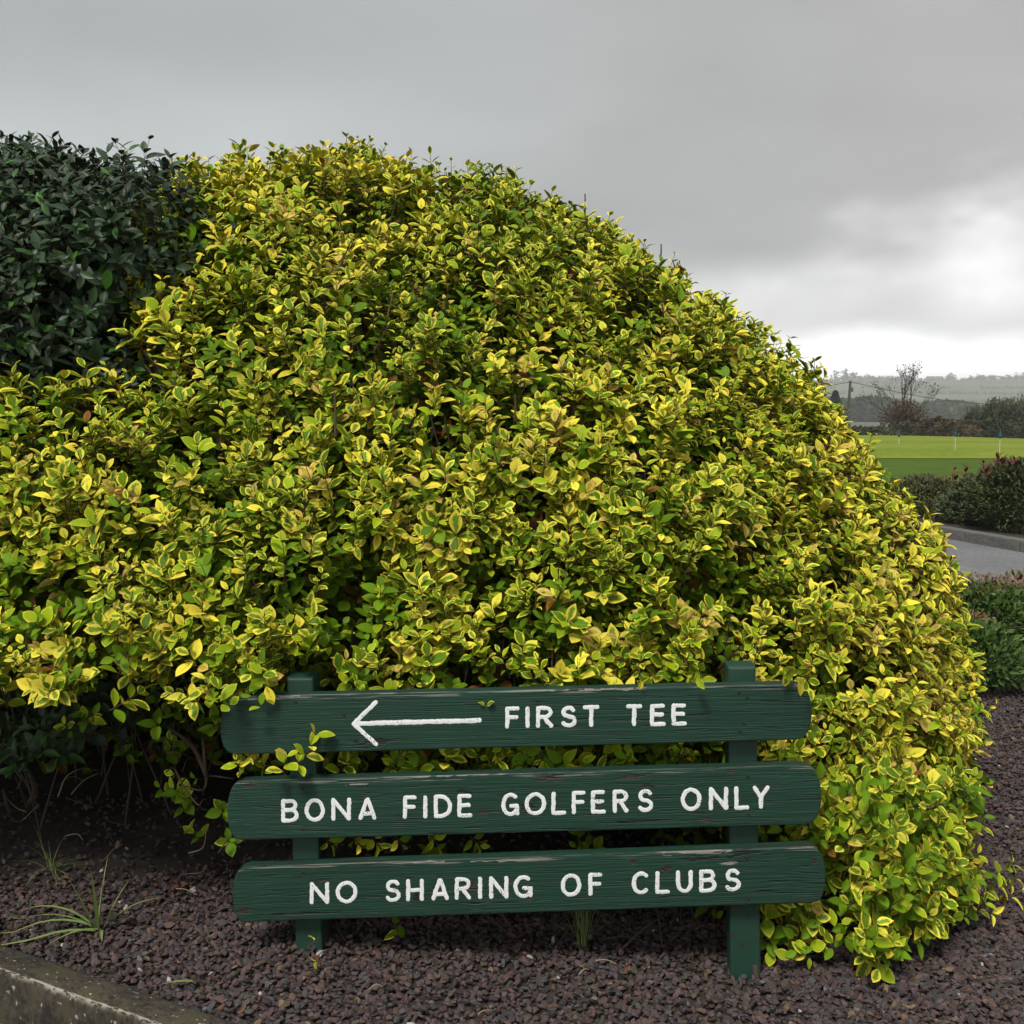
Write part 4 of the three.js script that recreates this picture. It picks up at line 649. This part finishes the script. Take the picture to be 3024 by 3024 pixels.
// bramble thickets behind the putting green: a row of separate bushes
{
  const cols = [vary(0.034, 0.043, 0.018, 0.6), vary(0.05, 0.055, 0.022, 0.6), vary(0.075, 0.055, 0.026, 0.6)], labels = ['dark tangled bramble bush in the hedgerow behind the putting green'];
  for (let k = 0; k < 17; k++) {
    const u = 2520 + k * 42, z = 59 + 5 * rnd() - (k % 3), d = ray(u, 1280), x = d.x / -d.z * z, top = k < 4 ? 1275 : 1250 + R(-6, 10), hh = CAM_H + (1232 - top) / FOCAL * z - G0 + 0.15;
    farTree('bramble_bush', labels[0], V(x, G0, -z), Math.max(hh, 1.0), R(1.2, 1.7), 1500, 0.32, cols[Math.floor(rnd() * 3) * (rnd() < 0.8 ? 1 : 0)], 'bramble hedgerow', { cat: 'bush', crown: 0.62, floor: -0.1 });
  }
  // willow scrub with upright shoots
  for (const [u, w, top, z, lab] of [[2935, 1.3, 1172, 68, 'willow scrub with upright grey green shoots behind the brambles'], [3030, 1.5, 1168, 70, 'willow scrub with upright grey green shoots behind the brambles'], [2880, 1.0, 1200, 67, 'willow scrub with upright grey green shoots behind the brambles'], [2985, 1.3, 1178, 66, 'willow scrub with upright grey green shoots behind the brambles']]) {
    const d = ray(u, 1250), x = d.x / -d.z * z, h = CAM_H + (1232 - top) / FOCAL * z - G0, t = thing('willow_scrub', lab, 'bush', [x, G0, -z], 'willow scrub thicket'), it = [], st = [];
    for (let i = 0; i < 70; i++) { const a = gauss() * 0.55, b = V(gauss() * 0.4 * w, 0, gauss() * 0.4), tip = V(b.x + Math.sin(a) * w * 1.1, h * R(0.72, 1.02) * (1 - 0.15 * a * a), b.z + gauss() * 0.4), len = tip.distanceTo(b), dr = tip.clone().sub(b).normalize(); st.push({ m: new THREE.Matrix4().compose(b, new THREE.Quaternion().setFromUnitVectors(UP, dr), V(0.018, len, 0.018)), c: C(0.6, 0.6, 0.5) });
      for (let k = 0; k < 34; k++) { const q = b.clone().lerp(tip, Math.pow(rnd(), 0.8)).add(V(gauss() * 0.07, 0, gauss() * 0.07)), s = R(0.10, 0.18), nn = V(gauss(), 0.3, gauss() + 0.5), ax = dr.clone().add(V(gauss() * 0.35, 0.2, gauss() * 0.35)).normalize(); nn.addScaledVector(ax, -nn.dot(ax)).normalize(); it.push({ m: new THREE.Matrix4().makeBasis(V().crossVectors(ax, nn).multiplyScalar(s * 0.8), ax.multiplyScalar(s), nn.multiplyScalar(s)).setPosition(q), c: vary(0.06, 0.075, 0.035, 0.4)() }); } }
    for (const l of leafItems(1500, V(0, h * 0.4, 0), [w, h * 0.42, 0.9], 0.22, vary(0.045, 0.055, 0.025, 0.5))) it.push(l);
    instanced('foliage', miniLeaf, plainLeaf, it, t); instanced('stems', stemGeo, twigMat, st, t);
  }
}
// half-bare hawthorn
{
  const z = 62, d = ray(2663, 1280), x = d.x / -d.z * z, h = CAM_H + (1232 - 1098) / FOCAL * z - G0, t = thing('hawthorn_tree', 'half bare hawthorn tree with thin top leaves and a rusty brown lower crown', 'tree', [x, G0, -z]); const limbs = [], tips = [];
  const grow = (b, dir, len, r, depth) => { const e = b.clone().addScaledVector(dir, len), m = b.clone().lerp(e, 0.5).add(V(gauss(), gauss() * 0.5, gauss()).multiplyScalar(len * 0.08)); limbs.push(tube([b, m, e], r, r * 0.6, 5)); if (depth === 0) { tips.push(e); return; } const n = depth > 3 ? 3 : 2 + (rnd() < 0.5 ? 1 : 0); for (let i = 0; i < n; i++) grow(b.clone().lerp(e, R(0.6, 1)), dir.clone().add(V(gauss() * 0.75, gauss() * 0.3 + 0.12, gauss() * 0.5)).normalize(), len * R(0.58, 0.78), r * 0.58, depth - 1); };
  part('trunk', tube([V(0, -0.2, 0), V(0.08, 0.8, 0), V(0.0, h * 0.45, 0), V(0.12, h * 0.75, 0)], 0.11, 0.035, 7), twigMat, t);
  for (const [y, dx, l] of [[0.9, -0.9, 1.15], [1.0, 0.9, 1.1], [1.5, -0.5, 1.0], [1.6, 0.6, 1.0], [2.1, 0.1, 1.0], [2.3, -0.2, 0.9], [1.2, 0.2, 1.0], [2.6, 0.2, 0.8]]) grow(V(0.03, y, 0), V(dx, 1, gauss() * 0.5).normalize(), l * 1.22 * h / 4.4, 0.034, 4);
  part('branches', mergeGeometries(limbs), std(C(0.045, 0.036, 0.03)), t).userData.kind = 'stuff';
  const it = []; for (const p of tips) { const k = p.y < h * 0.5 ? 7 : rnd() < 0.5 ? 2 : 0; for (let i = 0; i < k; i++) { const s = R(0.08, 0.15), q = p.clone().add(V(gauss() * 0.14, gauss() * 0.12, gauss() * 0.14)); it.push({ m: new THREE.Matrix4().compose(q, new THREE.Quaternion().setFromEuler(new THREE.Euler(R(0, 6), R(0, 6), R(0, 6))), V(s, s, s)), c: p.y < h * 0.55 ? vary(0.10, 0.052, 0.028)() : vary(0.05, 0.045, 0.028)() }); } }
  for (const l of leafItems(2600, V(0.05, h * 0.34, 0), [1.5, 1.2, 0.9], 0.15, vary(0.075, 0.044, 0.024, 0.5), { fill: 0.6 })) it.push(l);
  instanced('crown', miniLeaf, plainLeaf, it, t);
}
// conifer and round trees in the valley
{
  const place = (u, z) => { const d = ray(u, 1220); return V(d.x / -d.z * z, G0, -z); }, hOf = (v, z) => CAM_H + (1232 - v) / FOCAL * z - G0;
  const z = 120, t = thing('conifer', 'dark pointed conifer beside the utility pole', 'tree', place(2465, z).toArray()), h = hOf(1160, z), it = []; part('trunk', tube([V(0, 0, 0), V(0, h * 0.5, 0), V(0, h * 0.95, 0)], 0.14, 0.03), twigMat, t);
  for (let i = 0; i < 2600; i++) { const y = rnd(), r = (1 - y) * 1.9 * Math.sqrt(rnd()) + 0.08, a = R(0, 6.28), s = R(0.25, 0.45); it.push({ m: new THREE.Matrix4().compose(V(Math.cos(a) * r, y * h, Math.sin(a) * r), new THREE.Quaternion().setFromEuler(new THREE.Euler(R(0, 6), R(0, 6), R(0, 6))), V(s, s, s)), c: vary(0.025, 0.034, 0.025)() }); } instanced('crown', clump, farLeaf, it, t);
  for (const [u, v, zz, rx] of [[2790, 1187, 230, 6.5], [2835, 1190, 235, 5], [2745, 1195, 225, 5.5], [2560, 1176, 210, 4.5], [2600, 1180, 215, 5.5], [2520, 1182, 220, 5], [2440, 1178, 215, 6], [2690, 1200, 215, 5], [2880, 1205, 240, 6], [2940, 1200, 250, 7], [3010, 1198, 245, 7], [2650, 1188, 240, 6], [2400, 1180, 230, 6]]) farTree('valley_tree', 'round grey green tree in the misty valley', place(u, zz * 1.6), hOf(v, zz * 1.6), rx * 1.6, 1500, 2.0, vary(0.04, 0.062, 0.022, 0.4), 'valley trees below the hill', { crown: 0.6, floor: -1 });
  // pole and wires
  const zp = 185, pb = place(2506, zp), hp = hOf(1126, zp), pole = thing('utility_pole', 'dark wooden utility pole carrying overhead wires', 'pole', pb.toArray());
  part('shaft', tube([V(0, -1, 0), V(0.0, hp * 0.5, 0), V(0.15, hp, 0)], 0.32, 0.22, 8), std(C(0.03, 0.026, 0.024)), pole);
  const tr = part('transformer', new RoundedBoxGeometry(0.5, 0.8, 0.5, 2, 0.08), std(C(0.05, 0.05, 0.05)), pole); tr.position.set(0.42, hp - 1.6, 0);
  const end = (u, v, zz) => atDepth(u, v, zz), top = V(pb.x + 0.15, G0 + hp - 0.25, pb.z);
  for (const [e, lab] of [[[2300, 1140, 230], 'overhead wire running from the utility pole behind the hedge'], [[3060, 1205, 150], 'overhead wire sloping from the utility pole across the valley']]) { const b = end(...e), m = top.clone().lerp(b, 0.5).add(V(0, -0.8, 0)); const w = new THREE.Mesh(tube([top, m, b], 0.055, 0.055, 5), std(C(0.04, 0.04, 0.04))); w.name = numbered('overhead_wire'); scene.add(w); tag(w, lab, 'wire'); }
}
// the far hill with hedged fields and a line of trees
{
  const ridge = (x) => 51 + 5 * (fbm(x * 0.0025 + 4, 1, 0, 3) - 0.5) - 0.004 * Math.max(0, x - 500) + 3;
  const g = new THREE.PlaneGeometry(3200, 1000, 160, 40); g.rotateX(-Math.PI / 2); const p = g.attributes.position, uv = g.attributes.uv;
  for (let i = 0; i < p.count; i++) { const x = p.getX(i) + 300, z = p.getZ(i) - 1300, t = smooth(-800, -1500, z); p.setXYZ(i, x, G0 - 3 + (ridge(x) + 3 - G0) * Math.pow(t, 0.9) - 18 * smooth(-1500, -1800, z), z); uv.setXY(i, x / 600, z / 600); }
  g.computeVertexNormals();
  const ht = dataTex(512, 512, (u, v, o) => { const n = fbm(u * 40, v * 40, 2, 4), m = fbm(u * 5, v * 9, 7, 3); mix3(o, [0.05, 0.07, 0.028], [0.12, 0.135, 0.06], clamp(0.5 + 1.6 * (m - 0.5) + 0.8 * (n - 0.5))); });
  structure('hill', g, matte(0xffffff, { map: ht }), 'long low hill of hazy grey green fields on the horizon', 'hill');
  const it = [], q = new THREE.Quaternion(); const put = (x, z, s, sy = 1) => { const t = smooth(-800, -1500, z), y = G0 - 3 + (ridge(x) + 3 - G0) * Math.pow(t, 0.9); for (let k = 0; k < 5; k++) { q.setFromEuler(new THREE.Euler(R(0, 6), R(0, 6), R(0, 6))); it.push({ m: new THREE.Matrix4().compose(V(x + gauss() * s * 0.4, y + s * sy * (0.25 + 0.18 * k), z + gauss() * s * 0.3), q.clone(), V(s, s * sy, s)), c: vary(0.05, 0.06, 0.035)() }); } };
  for (let x = 180; x < 1000; x += 3.2) { const d = fbm(x * 0.02, 5, 2, 3); if (d > 0.42) put(x, -1495 + R(-6, 6), R(3, 5.5) * smooth(0.38, 0.62, d) + 1.2); }
  for (const [u, s, sy] of [[2466, 7, 1.6], [2490, 5, 1], [2497, 8, 1.7], [2518, 7, 1.5], [2800, 7, 1.1], [2815, 7, 1], [2892, 5, 1.3], [3005, 6, 1.5], [3022, 6, 1.6], [2868, 5, 1]]) { const d = ray(u, 1130); put(d.x / -d.z * 1495, -1495, s, sy); }
  for (let r = 0; r < 7; r++) { const z0 = -900 - r * 85, sl = R(-0.06, 0.06); for (let x = 180; x < 800; x += 3) if (fbm(x * 0.015, r * 9, 3, 2) > 0.4) put(x, z0 + sl * x + gauss() * 3, R(1.6, 3.2), 0.9); }
  const far = new THREE.Group(); far.name = 'far_trees'; scene.add(far); tag(far, 'line of tiny trees and field hedges along the misty hill', 'trees', null, 'stuff'); instanced('tree_mass', clump, farLeaf, it, far);
  const d = ray(2760, 1130), bx = d.x / -d.z * 1480, farm = thing('farmhouse', 'tiny farmhouse with a long pitched roof on the hilltop', 'house', [bx, ridge(bx) - 2, -1480]);
  const wl = part('wall', new THREE.BoxGeometry(22, 5, 9), std(C(0.4, 0.39, 0.36)), farm); wl.position.y = 2; const rf = new THREE.ExtrudeGeometry(new THREE.Shape([new THREE.Vector2(-5, 0), new THREE.Vector2(5, 0), new THREE.Vector2(0, 3.4)]), { depth: 23, bevelEnabled: false }); rf.rotateY(Math.PI / 2); const roof = part('roof', rf, std(C(0.10, 0.10, 0.105)), farm); roof.position.set(-11.5, 4.52, 0);
}
scene.updateMatrixWorld(true);
renderer.render(scene, camera);
